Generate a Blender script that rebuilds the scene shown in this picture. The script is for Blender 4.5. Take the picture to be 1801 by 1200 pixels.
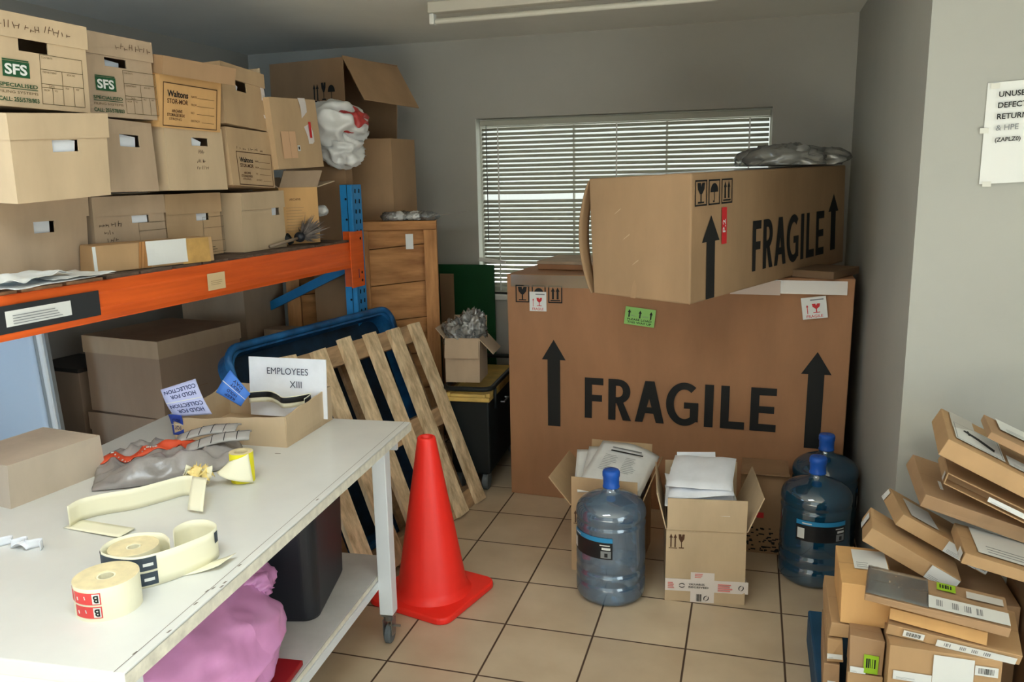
import bpy, math, random
from mathutils import Matrix, Vector, Euler, noise
R = math.radians
for _o in list(bpy.data.objects): bpy.data.objects.remove(_o)
S = bpy.context.scene
COL = S.collection

# ------------------------------------------------------------------ camera, sky, daylight, exposure
cam_d = bpy.data.cameras.new('camera'); cam = bpy.data.objects.new('camera', cam_d); COL.objects.link(cam)
cam_d.sensor_fit = 'HORIZONTAL'; cam_d.sensor_width = 36.0
cam_d.lens = 36.0 * 1435.48 / 1801.0; cam_d.clip_start = 0.02
_r = Vector((0.96020986, 0.27861887, -0.01919750)); _u = Vector((-0.03613709, 0.19211304, 0.98070724)); _f = Vector((-0.27693164, 0.94099102, -0.19453731))
cam.matrix_world = Matrix(((_r.x, _u.x, -_f.x, 0), (_r.y, _u.y, -_f.y, 0), (_r.z, _u.z, -_f.z, 1.6309), (0, 0, 0, 1)))
S.camera = cam
S.view_settings.view_transform = 'Standard'; S.view_settings.look = 'None'; S.view_settings.gamma = 1.0
S.view_settings.use_curve_mapping = False; S.view_settings.exposure = 0.08
W = bpy.data.worlds.new('sky'); S.world = W; W.use_nodes = True
W.node_tree.nodes['Background'].inputs[0].default_value = (0.90, 0.97, 0.92, 1)
W.node_tree.nodes['Background'].inputs[1].default_value = 1.1

def area_light(name, loc, target, sx, sy, power, color):
    d = bpy.data.lights.new(name, 'AREA'); d.shape = 'RECTANGLE'; d.size = sx; d.size_y = sy; d.energy = power; d.color = color
    o = bpy.data.objects.new(name, d); COL.objects.link(o); o.location = loc
    o.rotation_euler = (Vector(target) - Vector(loc)).to_track_quat('-Z', 'Y').to_euler()
    return o
# daylight arriving through the wide side opening to the right of the camera
area_light('side_opening_daylight', (2.34, -0.45, 1.2), (-2.0, 0.4, 0.9), 2.2, 2.1, 40, (0.76, 0.92, 1.0))
# sun through the rear doorway, falling on the floor behind the camera
sun_d = bpy.data.lights.new('sun', 'SUN'); sun_d.energy = 84.0; sun_d.angle = R(1.0); sun_d.color = (0.74, 0.91, 1.0)
sun = bpy.data.objects.new('sun', sun_d); COL.objects.link(sun); sun.location = (0, -6, 6)
sun.rotation_euler = Vector((-0.12, 0.62, -0.78)).to_track_quat('-Z', 'Y').to_euler()
# added overhead fill above the bench, out of view, to brighten bench and floor
area_light('overhead_fill', (-0.85, 0.75, 2.40), (-0.95, 1.0, 0.0), 1.2, 0.5, 21, (0.78, 0.92, 1.0))
# bluish sky light through a window in the left wall, just outside the frame
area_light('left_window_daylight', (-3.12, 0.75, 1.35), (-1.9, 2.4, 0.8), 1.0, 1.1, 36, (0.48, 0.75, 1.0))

# ------------------------------------------------------------------ materials
def lin(c):
    c = c / 255.0
    return c / 12.92 if c <= 0.04045 else ((c + 0.055) / 1.055) ** 2.4
def rgb(r, g, b): return (lin(r), lin(g), lin(b), 1)
_M = {}
def mat(name, col, rough=0.6, metal=0.0, var=0.0, scale=6.0, bump=0.0, bscale=60.0, stretch=(1, 1, 1), spec=0.35, dark=None, coat=0.0):
    if name in _M: return _M[name]
    m = bpy.data.materials.new(name); m.use_nodes = True; nt = m.node_tree; n = nt.nodes; b = n['Principled BSDF']
    b.inputs['Roughness'].default_value = rough; b.inputs['Metallic'].default_value = metal
    b.inputs['Specular IOR Level'].default_value = spec; b.inputs['Coat Weight'].default_value = coat
    b.inputs['Base Color'].default_value = rgb(*col)
    if var or bump:
        tc = n.new('ShaderNodeTexCoord'); mp = n.new('ShaderNodeMapping'); mp.inputs['Scale'].default_value = stretch
        nt.links.new(tc.outputs['Object'], mp.inputs['Vector'])
    if var:
        t = n.new('ShaderNodeTexNoise'); t.inputs['Scale'].default_value = scale; t.inputs['Detail'].default_value = 5; t.inputs['Roughness'].default_value = 0.6
        nt.links.new(mp.outputs[0], t.inputs['Vector'])
        cr = n.new('ShaderNodeValToRGB'); e = cr.color_ramp.elements
        lo = dark or tuple(max(0, c * (1 - var)) for c in col); hi = tuple(min(255, c * (1 + var)) for c in col)
        e[0].position = 0.3; e[0].color = rgb(*lo); e[1].position = 0.7; e[1].color = rgb(*hi)
        nt.links.new(t.outputs['Fac'], cr.inputs['Fac']); nt.links.new(cr.outputs['Color'], b.inputs['Base Color'])
    if bump:
        t2 = n.new('ShaderNodeTexNoise'); t2.inputs['Scale'].default_value = bscale; t2.inputs['Detail'].default_value = 4
        nt.links.new(mp.outputs[0], t2.inputs['Vector'])
        bp = n.new('ShaderNodeBump'); bp.inputs['Strength'].default_value = bump; bp.inputs['Distance'].default_value = 0.01
        nt.links.new(t2.outputs['Fac'], bp.inputs['Height']); nt.links.new(bp.outputs['Normal'], b.inputs['Normal'])
    _M[name] = m; return m
def cardboard(r, g, b, gloss=0.75):
    return mat('cardboard_%d_%d_%d' % (r, g, b), (r, g, b), gloss, 0, 0.055, 5.0, 0.12, 14.0, (1, 1, 0.35), 0.25)
def clear_mat(name, tint, alpha_tint, mixd, rough=0.08, gloss=0.12):
    """thin see-through plastic: tinted transparency, some diffuse body, a fresnel gloss"""
    if name in _M: return _M[name]
    m = bpy.data.materials.new(name); m.use_nodes = True; nt = m.node_tree; n = nt.nodes
    n.remove(n['Principled BSDF']); out = n['Material Output']
    tr = n.new('ShaderNodeBsdfTransparent'); tr.inputs[0].default_value = alpha_tint
    df = n.new('ShaderNodeBsdfDiffuse'); df.inputs[0].default_value = tint
    tl = n.new('ShaderNodeBsdfTranslucent'); tl.inputs[0].default_value = tint
    a = n.new('ShaderNodeMixShader'); a.inputs[0].default_value = 0.45; nt.links.new(df.outputs[0], a.inputs[1]); nt.links.new(tl.outputs[0], a.inputs[2])
    m1 = n.new('ShaderNodeMixShader'); m1.inputs[0].default_value = mixd
    nt.links.new(tr.outputs[0], m1.inputs[1]); nt.links.new(a.outputs[0], m1.inputs[2])
    gl = n.new('ShaderNodeBsdfGlossy'); gl.inputs['Roughness'].default_value = rough
    fr = n.new('ShaderNodeFresnel'); fr.inputs[0].default_value = 1.45
    ad = n.new('ShaderNodeMath'); ad.operation = 'MULTIPLY_ADD'; ad.inputs[1].default_value = 0.9; ad.inputs[2].default_value = gloss * 0.3
    nt.links.new(fr.outputs[0], ad.inputs[0])
    m2 = n.new('ShaderNodeMixShader'); nt.links.new(ad.outputs[0], m2.inputs[0]); nt.links.new(m1.outputs[0], m2.inputs[1]); nt.links.new(gl.outputs[0], m2.inputs[2])
    nt.links.new(m2.outputs[0], out.inputs['Surface']); _M[name] = m; return m
def floor_mat():
    m = bpy.data.materials.new('floor_tiles'); m.use_nodes = True; nt = m.node_tree; n = nt.nodes; b = n['Principled BSDF']
    tc = n.new('ShaderNodeTexCoord'); sp = n.new('ShaderNodeSeparateXYZ'); nt.links.new(tc.outputs['Object'], sp.inputs[0])
    def M_(op, a, bb=None, c=None):
        k = n.new('ShaderNodeMath'); k.operation = op
        for i, v in enumerate((a, bb, c)):
            if v is None: continue
            if isinstance(v, (int, float)): k.inputs[i].default_value = v
            else: nt.links.new(v, k.inputs[i])
        return k.outputs[0]
    gx = M_('DIVIDE', M_('SUBTRACT', sp.outputs[0], -1.1597), 0.33); gy = M_('DIVIDE', M_('SUBTRACT', sp.outputs[1], 3.650), 0.33)
    def edge(g):
        fr = M_('FRACT', M_('ADD', g, 40.0)); return M_('MINIMUM', fr, M_('SUBTRACT', 1.0, fr))
    d = M_('MINIMUM', edge(gx), edge(gy))
    ms = n.new('ShaderNodeMapRange'); ms.inputs['From Min'].default_value = 0.0075; ms.inputs['From Max'].default_value = 0.0135
    nt.links.new(d, ms.inputs['Value'])
    cell = n.new('ShaderNodeCombineXYZ'); nt.links.new(M_('FLOOR', gx), cell.inputs[0]); nt.links.new(M_('FLOOR', gy), cell.inputs[1])
    wn = n.new('ShaderNodeTexWhiteNoise'); nt.links.new(cell.outputs[0], wn.inputs['Vector'])
    no = n.new('ShaderNodeTexNoise'); no.inputs['Scale'].default_value = 4.5; no.inputs['Detail'].default_value = 6; nt.links.new(tc.outputs['Object'], no.inputs['Vector'])
    mixf = M_('ADD', M_('MULTIPLY', no.outputs['Fac'], 0.8), M_('MULTIPLY', wn.outputs['Value'], 0.22))
    cr = n.new('ShaderNodeValToRGB'); e = cr.color_ramp.elements
    e[0].position = 0.25; e[0].color = rgb(180, 157, 130); e[1].position = 0.8; e[1].color = rgb(212, 192, 164)
    nt.links.new(mixf, cr.inputs['Fac'])
    mx = n.new('ShaderNodeMix'); mx.data_type = 'RGBA'; mx.inputs['A'].default_value = rgb(72, 50, 34)
    nt.links.new(ms.outputs[0], mx.inputs['Factor']); nt.links.new(cr.outputs['Color'], mx.inputs['B']); nt.links.new(mx.outputs['Result'], b.inputs['Base Color'])
    rr = n.new('ShaderNodeMapRange'); rr.inputs['To Min'].default_value = 0.8; rr.inputs['To Max'].default_value = 0.34; nt.links.new(ms.outputs[0], rr.inputs['Value']); nt.links.new(rr.outputs[0], b.inputs['Roughness'])
    bp = n.new('ShaderNodeBump'); bp.inputs['Strength'].default_value = 0.35; bp.inputs['Distance'].default_value = 0.003
    nt.links.new(ms.outputs[0], bp.inputs['Height']); nt.links.new(bp.outputs['Normal'], b.inputs['Normal'])
    return m

CB = cardboard(190, 160, 124); CBL = cardboard(196, 172, 141); CBU = cardboard(156, 133, 114); CBD = cardboard(166, 133, 100); CBO = cardboard(212, 166, 110); CBR = cardboard(166, 121, 88); CBP = cardboard(182, 147, 107)
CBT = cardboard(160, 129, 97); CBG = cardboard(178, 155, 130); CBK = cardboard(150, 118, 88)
INK = mat('black_ink', (28, 28, 27), 0.7); INKB = mat('brown_ink', (84, 55, 35), 0.7); INKG = mat('green_ink', (30, 78, 46), 0.7); PEN = mat('pen_ink', (74, 58, 46), 0.8); FORM = mat('form_ink', (98, 84, 58), 0.8)
WHITE = mat('white_paper', (232, 234, 240), 0.7, 0, 0.03, 8, 0.1, 20); PAPER = mat('document_paper', (226, 226, 224), 0.75, 0, 0.03, 9, 0.15, 12)
LABEL = mat('white_label', (222, 222, 218), 0.5); GREYINK = mat('grey_print', (130, 132, 134), 0.7); RED = mat('red_print', (205, 45, 48), 0.6); GREENL = mat('green_label', (150, 205, 110), 0.5); LIME = mat('lime_label', (150, 190, 40), 0.5)
TAPE = clear_mat('packing_tape', rgb(205, 178, 140), (0.93, 0.9, 0.84, 1), 0.25, 0.15, 0.5); TAPEW = mat('white_tape', (226, 216, 210), 0.35); TAPE2 = mat('milky_tape', (206, 182, 166), 0.3)
WALL = mat('wall_paint', (176, 172, 163), 0.75, 0, 0.02, 2, 0.05, 40); WALLW = mat('wall_paint_dimmed', (168, 167, 159), 0.7, 0, 0.02, 2, 0.05, 40)  # WALLW: same paint, colour pulled down to offset strong light on the right wall
CEIL = mat('ceiling_paint', (224, 221, 213), 0.8, 0, 0.02, 2); BLUEW = mat('pale_blue_paint', (190, 206, 226), 0.5)
ORANGE = mat('orange_steel', (226, 98, 38), 0.42, 0, 0.05, 9, 0, 1, (1, 0.2, 4), dark=(208, 84, 30)); BLUE = mat('blue_steel', (38, 128, 188), 0.45, 0, 0.05, 14); HOLE = mat('slot_black', (12, 14, 16), 0.9)
WSTEEL = mat('white_powder_coat', (222, 226, 230), 0.4); TTOP = mat('melamine_top', (216, 215, 210), 0.33, 0, 0.025, 3, spec=0.5); SHELFT = mat('melamine_shelf', (200, 198, 196), 0.5, 0, 0.05, 6); EDGE = mat('melamine_edge', (222, 218, 204), 0.45, 0, 0.08, 30)
CHROME = mat('zinc_metal', (150, 152, 152), 0.35, 0.9); RUBBER = mat('grey_rubber', (98, 104, 106), 0.6)
CONE = mat('cone_orange', (252, 46, 34), 0.45, 0, 0.03, 5, spec=0.5)
WOOD = mat('pallet_wood', (220, 196, 160), 0.8, 0, 0.12, 5, 0.25, 30, (6, 6, 0.7), dark=(178, 150, 114)); WOOD2 = mat('pallet_wood_dark', (168, 136, 102), 0.85, 0, 0.15, 5, 0.25, 30, (6, 0.7, 6))
CRATE = mat('crate_wood', (182, 130, 80), 0.75, 0, 0.1, 4, 0.2, 25, (0.8, 5, 5), dark=(140, 92, 52)); CRATEV = mat('crate_wood_post', (186, 134, 84), 0.75, 0, 0.1, 4, 0.2, 25, (5, 5, 0.7), dark=(146, 98, 58))
DECK = mat('deck_boards', (92, 76, 64), 0.85, 0, 0.2, 5, 0.2, 30, (1, 4, 4)); TUBM = mat('blue_plastic', (28, 86, 134), 0.45, 0, 0.25, 7, 0, 1, dark=(10, 36, 62))
BLACKP = mat('black_plastic', (34, 36, 42), 0.42, 0, 0, spec=0.4); DARKP = mat('dark_plastic', (22, 27, 28), 0.5); YEL = mat('yellow_plastic', (206, 172, 96), 0.55, 0, 0.1, 8)
PINK = mat('pink_plastic', (228, 158, 214), 0.26, 0, 0.04, 4, 0.06, 14, spec=0.6); GREENB = mat('green_board', (8, 72, 34), 0.6, 0, 0.08, 5)
CREAM = mat('cream_liner', (238, 232, 204), 0.42); CREAM2 = mat('cream_side', (222, 206, 164), 0.6, 0, 0.05, 30); YELLAB = mat('yellow_label', (238, 226, 40), 0.5); REDL = mat('red_label', (224, 72, 70), 0.5); PALEB = mat('pale_blue_label', (190, 194, 232), 0.5); MIDB = mat('blue_label', (74, 128, 218), 0.5); NAVY = mat('navy_ink', (32, 44, 96), 0.6); DBLUE = mat('dark_blue_label', (46, 70, 160), 0.5)
BAG = mat('grey_plastic_bag', (148, 142, 140), 0.25, 0, 0.1, 6, 0.25, 25, spec=0.6); BAGW = mat('white_plastic_bag', (214, 212, 208), 0.35, 0, 0.04, 6, 0.2, 25, spec=0.5); BAGR = mat('red_plastic', (178, 62, 58), 0.4)
CLEARP = clear_mat('clear_plastic', rgb(228, 228, 226), (0.96, 0.96, 0.95, 1), 0.22, 0.16, 0.25); BUBW = clear_mat('bubble_wrap', rgb(222, 220, 214), (0.93, 0.93, 0.91, 1), 0.36, 0.16, 0.35); GREYT = mat('grey_label_stack', (168, 164, 160), 0.5); ORSTR = mat('orange_strip', (216, 84, 52), 0.5)
BOTC = clear_mat('bottle_clear_blue', rgb(138, 172, 206), (0.50, 0.70, 0.86, 1), 0.42, 0.07, 0.5); BOTD = clear_mat('bottle_deep_blue', rgb(26, 118, 160), (0.14, 0.50, 0.68, 1), 0.46, 0.07, 0.5); BOTW = clear_mat('bottle_water', rgb(12, 74, 128), (0.10, 0.36, 0.58, 1), 0.55, 0.1, 0.1)
CAPB = mat('bottle_cap_blue', (36, 92, 188), 0.35); LBLUE = mat('label_light_blue', (44, 138, 190), 0.45); LBLK = mat('label_black', (26, 26, 28), 0.45)
SLAT = mat('blind_slat', (176, 175, 160), 0.5); FRAMEW = mat('white_frame', (226, 226, 220), 0.45); FEATHER = mat('feather_grey', (120, 110, 104), 0.9, 0, 0.2, 40); GLASSM = clear_mat('window_glass', rgb(230, 235, 235), (0.97, 0.98, 0.97, 1), 0.0, 0.02, 0.1)  # SLAT: cream slats greyed in colour as if seen against the light
TUBEL = mat('tube_white', (206, 202, 188), 0.3); PALB = mat('blue_pallet_plastic', (30, 72, 104), 0.6, 0, 0.1, 8); LIDD = mat('dark_box_lid', (122, 108, 90), 0.7, 0, 0.08, 6); YELPAPER = mat('yellow_tissue', (240, 214, 140), 0.7); ORTAPE = mat('orange_tape', (240, 158, 62), 0.45)

# ------------------------------------------------------------------ mesh helpers
_TX = {}
def text_geo(s, bold):
    k = (s, bold)
    if k in _TX: return _TX[k]
    c = bpy.data.curves.new('t', 'FONT'); c.body = s; c.size = 1.0; c.resolution_u = 3; c.offset = bold
    o = bpy.data.objects.new('t', c); me = o.to_mesh()
    vs = [(v.co.x, v.co.y) for v in me.vertices]; fs = [tuple(p.vertices) for p in me.polygons]
    o.to_mesh_clear(); bpy.data.objects.remove(o); bpy.data.curves.remove(c)
    x0 = min(v[0] for v in vs); x1 = max(v[0] for v in vs); y0 = min(v[1] for v in vs); y1 = max(v[1] for v in vs)
    _TX[k] = ([((x - x0) / (x1 - x0), (y - y0) / (y1 - y0)) for x, y in vs], fs, (x1 - x0) / (y1 - y0)); return _TX[k]
class MB:
    def __init__(s): s.v = []; s.f = []; s.m = []; s.mats = []
    def mi(s, m):
        if m not in s.mats: s.mats.append(m)
        return s.mats.index(m)
    def add(s, vs, fs, m, X=None):
        b = len(s.v); i = s.mi(m)
        for v in vs:
            v = Vector(v); s.v.append(X @ v if X else v)
        for f in fs: s.f.append(tuple(b + k for k in f)); s.m.append(i)
    def box(s, x0, x1, y0, y1, z0, z1, m, X=None):
        s.add([(x0, y0, z0), (x1, y0, z0), (x1, y1, z0), (x0, y1, z0), (x0, y0, z1), (x1, y0, z1), (x1, y1, z1), (x0, y1, z1)],
              [(3, 2, 1, 0), (4, 5, 6, 7), (0, 1, 5, 4), (1, 2, 6, 5), (2, 3, 7, 6), (3, 0, 4, 7)], m, X)
    def cbox(s, c, d, m, X=None): s.box(c[0] - d[0] / 2, c[0] + d[0] / 2, c[1] - d[1] / 2, c[1] + d[1] / 2, c[2] - d[2] / 2, c[2] + d[2] / 2, m, X)
    def prism(s, poly, t, m, X=None):
        n = len(poly); vs = [(x, y, 0) for x, y in poly] + [(x, y, t) for x, y in poly]
        s.add(vs, [tuple(range(n))[::-1], tuple(range(n, 2 * n))] + [(i, (i + 1) % n, n + (i + 1) % n, n + i) for i in range(n)], m, X)
    def lathe(s, prof, m, n=32, X=None, a0=0, a1=2 * math.pi):
        full = abs(a1 - a0 - 2 * math.pi) < 1e-6; k = n if full else n + 1; vs = []
        for r, z in prof:
            for i in range(k):
                a = a0 + (a1 - a0) * i / n; vs.append((r * math.cos(a), r * math.sin(a), z))
        fs = []
        for j in range(len(prof) - 1):
            for i in range(n):
                i2 = (i + 1) % k if full else i + 1
                fs.append((j * k + i, j * k + i2, (j + 1) * k + i2, (j + 1) * k + i))
        s.add(vs, fs, m, X)
    def tube(s, path, r, m, n=8, closed=False, X=None):
        P = [Vector(p) for p in path]; L = len(P); vs = []; up = Vector((0, 0, 1))
        for i, p in enumerate(P):
            a = P[(i - 1) % L] if (closed or i > 0) else p; b = P[(i + 1) % L] if (closed or i < L - 1) else p
            t = (b - a).normalized(); u = t.cross(up)
            if u.length < 1e-3: u = t.cross(Vector((1, 0, 0)))
            u.normalize(); w = u.cross(t)
            for k in range(n):
                q = 2 * math.pi * k / n; vs.append(p + (u * math.cos(q) + w * math.sin(q)) * r)
        fs = []
        for i in range(L if closed else L - 1):
            j = (i + 1) % L
            for k in range(n): fs.append((i * n + k, i * n + (k + 1) % n, j * n + (k + 1) % n, j * n + k))
        if not closed: fs += [tuple(range(n))[::-1], tuple(range((L - 1) * n, L * n))]
        s.add(vs, fs, m, X)
    def surf(s, fn, nu, nv, m, t=0.0, X=None):
        """grid surface fn(u,v); with t it gets a back side t below along its normal"""
        g = [[Vector(fn(i / nu, j / nv)) for i in range(nu + 1)] for j in range(nv + 1)]
        k = nu + 1; vs = [p for r in g for p in r]; fs = [(j * k + i, j * k + i + 1, (j + 1) * k + i + 1, (j + 1) * k + i) for j in range(nv) for i in range(nu)]
        if t:
            N = len(vs); nb = []
            for j in range(nv + 1):
                for i in range(k):
                    a = g[j][min(i + 1, nu)] - g[j][max(i - 1, 0)]; b = g[min(j + 1, nv)][i] - g[max(j - 1, 0)][i]
                    q = a.cross(b)
                    if q.length < 1e-12: q = Vector((0, 0, 1))
                    nb.append(g[j][i] - q.normalized() * t)
            vs = vs + nb; fs += [tuple(N + q for q in f)[::-1] for f in fs[:]]
            for i in range(nu): fs += [(i + 1, i, N + i, N + i + 1), (nv * k + i, nv * k + i + 1, N + nv * k + i + 1, N + nv * k + i)]
            for j in range(nv): fs += [(j * k, (j + 1) * k, N + (j + 1) * k, N + j * k), ((j + 1) * k + nu, j * k + nu, N + j * k + nu, N + (j + 1) * k + nu)]
        s.add(vs, fs, m, X)
    def warp(s, w, d, h, off):
        """move the eight corners of the box (x -w/2..w/2, y -d/2..d/2, z 0..h) and everything between them"""
        for v in s.v:
            a, b, c = v.x / w + .5, v.y / d + .5, v.z / h; q = Vector((0, 0, 0))
            for (i, j, k), o in off.items(): q += Vector(o) * (a if i else 1 - a) * (b if j else 1 - b) * (c if k else 1 - c)
            v += q
        return s
    def build(s, name, parent=None, smooth=False, bevel=0.0, label=None, cat=None, group=None, kind=None, loc=None, rot=None, segs=2):
        me = bpy.data.meshes.new(name); me.from_pydata([tuple(v) for v in s.v], [], s.f)
        for m in s.mats: me.materials.append(m)
        me.polygons.foreach_set('material_index', s.m)
        if smooth: me.polygons.foreach_set('use_smooth', [True] * len(s.f))
        me.update(); o = bpy.data.objects.new(name, me); COL.objects.link(o)
        if parent: o.parent = parent
        if loc: o.location = loc
        if rot: o.rotation_euler = [R(a) for a in rot]
        if bevel:
            b = o.modifiers.new('bevel', 'BEVEL'); b.width = bevel; b.segments = segs; b.limit_method = 'ANGLE'; b.angle_limit = R(50)
        tag(o, label, cat, group, kind); return o
def tag(o, label=None, cat=None, group=None, kind=None):
    if label: o['label'] = label
    if cat: o['category'] = cat
    if group: o['group'] = group
    if kind: o['kind'] = kind
def thing(name, label, cat, loc=(0, 0, 0), rot=(0, 0, 0), group=None):
    o = bpy.data.objects.new(name, None); o.empty_display_size = 0.05; COL.objects.link(o)
    o.location = loc; o.rotation_euler = [R(a) for a in rot]; tag(o, label, cat, group); return o
def Xf(loc=(0, 0, 0), rot=(0, 0, 0)): return Matrix.Translation(Vector(loc)) @ Euler([R(a) for a in rot]).to_matrix().to_4x4()
class Face:
    """flat drawing on one face of a box: origin, right and up direction"""
    def __init__(s, mb, o, u, v, e=0.0024):
        s.mb = mb; s.u = Vector(u); s.v = Vector(v); n = s.u.cross(s.v); s.o = Vector(o) + n * e; s.n = n
    def p(s, x, y, l=0): return s.o + s.u * x + s.v * y + s.n * (l * 0.0004)
    def poly(s, pts, m, l=0): s.mb.add([s.p(x, y, l) for x, y in pts], [tuple(range(len(pts)))], m)
    def rect(s, x0, y0, x1, y1, m, l=0): s.poly([(x0, y0), (x1, y0), (x1, y1), (x0, y1)], m, l)
    def frame(s, x0, y0, x1, y1, t, m, l=0):
        s.rect(x0, y0, x1, y0 + t, m, l); s.rect(x0, y1 - t, x1, y1, m, l); s.rect(x0, y0 + t, x0 + t, y1 - t, m, l); s.rect(x1 - t, y0 + t, x1, y1 - t, m, l)
    def text(s, t, x, y, h, m, w=None, bold=0.02, l=0, rot=0):
        vs, fs, asp = text_geo(t, bold); w = w or asp * h; c, q = math.cos(R(rot)), math.sin(R(rot))
        s.mb.add([s.p(x + a * w * c - b * h * q, y + a * w * q + b * h * c, l) for a, b in vs], fs, m)
    def arrow(s, x, y, w, h, m, head=0.3, shaft=0.45, l=0):
        a = w * shaft / 2; s.poly([(x - a, y), (x + a, y), (x + a, y + h * (1 - head)), (x - a, y + h * (1 - head))], m, l)
        s.poly([(x - w / 2, y + h * (1 - head)), (x + w / 2, y + h * (1 - head)), (x, y + h)], m, l)
    def glass(s, x, y, w, h, m, l=0):
        s.rect(x - w * .38, y, x + w * .38, y + h * .08, m, l); s.rect(x - w * .06, y, x + w * .06, y + h * .5, m, l)
        s.poly([(x - w * .12, y + h * .45), (x + w * .12, y + h * .45), (x + w * .4, y + h * .68), (x + w * .46, y + h), (x + w * .12, y + h), (x + w * .0, y + h * .8), (x - w * .06, y + h), (x - w * .46, y + h), (x - w * .4, y + h * .68)], m, l)
    def umbrella(s, x, y, w, h, m, l=0):
        s.poly([(x + w * .5 * math.cos(math.pi * k / 10), y + h * .5 + h * .45 * math.sin(math.pi * k / 10)) for k in range(11)], m, l)
        s.rect(x - w * .04, y + h * .05, x + w * .04, y + h * .55, m, l); s.rect(x - w * .16, y, x + w * .04, y + h * .08, m, l)
    def twin(s, x, y, w, h, m, l=0):
        s.arrow(x - w * .24, y + h * .14, w * .4, h * .86, m, .35, .5, l); s.arrow(x + w * .24, y + h * .14, w * .4, h * .86, m, .35, .5, l); s.rect(x - w * .5, y, x + w * .5, y + h * .08, m, l)
    def scribble(s, x, y, w, h, m, n, seed, l=0):
        rd = random.Random(seed)
        for k in range(n):
            px = x + w * (k + rd.random() * .4) / n; a = rd.uniform(-.5, .5); hh = h * rd.uniform(.35, 1); t = 0.0011
            q = (px, y + rd.uniform(0, h * .3)); e = (px + hh * math.sin(a) * .7, q[1] + hh * math.cos(a))
            s.poly([(q[0] - t, q[1]), (q[0] + t, q[1]), (e[0] + t, e[1]), (e[0] - t, e[1])], m, l)
            if rd.random() < .6: s.rect(px, q[1] + hh * .4, px + w / n * .8, q[1] + hh * .4 + 1.6 * t, m, l)
    def lines(s, x, y, w, h, n, m, seed, fill=.5, l=0):
        rd = random.Random(seed)
        for k in range(n):
            yy = y + h * (n - 1 - k) / n; s.rect(x, yy, x + w * rd.uniform(.55, 1), yy + h / n * fill, m, l)
    def barcode(s, x, y, w, h, m, n, seed, l=0):
        rd = random.Random(seed); px = x
        for k in range(n):
            ww = w / n * rd.uniform(.3, .8); s.rect(px, y, px + ww, y + h, m, l); px += w / n
def fragile_word(f, x, y, w, h, m):
    """the word FRAGILE in heavy humanist capitals, 891 x 190 units"""
    a, b = w / 891.0, h / 190.0
    def P(pts, dx): f.poly([(x + (dx + p) * a, y + q * b) for p, q in pts], m)
    def arc(cx, cy, rx, ry, a0, a1, ti, n, dx):
        for k in range(n):
            t0, t1 = R(a0 + (a1 - a0) * k / n), R(a0 + (a1 - a0) * (k + 1) / n)
            P([(cx + rx * math.cos(t0), cy + ry * math.sin(t0)), (cx + rx * math.cos(t1), cy + ry * math.sin(t1)), (cx + (rx - ti) * math.cos(t1), cy + (ry - ti * .84) * math.sin(t1)), (cx + (rx - ti) * math.cos(t0), cy + (ry - ti * .84) * math.sin(t0))], dx)
    bar = lambda x0, y0, x1, y1, dx: P([(x0, y0), (x1, y0), (x1, y1), (x0, y1)], dx)
    bar(0, 0, 36, 190, 0); bar(36, 158, 92, 190, 0); bar(36, 80, 86, 111, 0)                                   # F
    bar(0, 0, 36, 190, 117); bar(36, 160, 50, 190, 117); bar(36, 78, 52, 107, 117); arc(50, 134, 57, 56, -90, 90, 36, 14, 117); P([(40, 80), (72, 86), (112, 0), (72, 0)], 117)   # R
    P([(0, 0), (37, 0), (70, 118), (88, 190), (47, 190)], 247); P([(101, 0), (139, 0), (91, 190), (69, 190), (64, 120)], 247); bar(34, 42, 106, 70, 247)          # A
    arc(84, 95, 86, 98, 52, 308, 37, 26, 396); bar(110, 17, 148, 104, 396); bar(82, 76, 112, 104, 396)                                            # G
    bar(0, 0, 40, 190, 572); bar(0, 0, 38, 190, 645); bar(38, 0, 108, 33, 645)                                                    # I L
    bar(0, 0, 38, 190, 777); bar(38, 0, 114, 32, 777); bar(38, 80, 104, 110, 777); bar(38, 158, 112, 190, 777)                        # E
def front(mb, w, d, h): return Face(mb, (-w / 2, -d / 2, 0), (1, 0, 0), (0, 0, 1))
def rightf(mb, w, d, h): return Face(mb, (w / 2, -d / 2, 0), (0, 1, 0), (0, 0, 1))
def leftf(mb, w, d, h): return Face(mb, (-w / 2, d / 2, 0), (0, -1, 0), (0, 0, 1))
def topf(mb, w, d, h): return Face(mb, (-w / 2, -d / 2, h), (1, 0, 0), (0, 1, 0))
def jit(seed, a, fixed_bottom=False):
    rd = random.Random(seed)
    return {(i, j, k): (rd.uniform(-a, a), rd.uniform(-a, a), 0 if (fixed_bottom and k == 0) else rd.uniform(-a, a) * .6) for i in (0, 1) for j in (0, 1) for k in (0, 1)}

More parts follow.
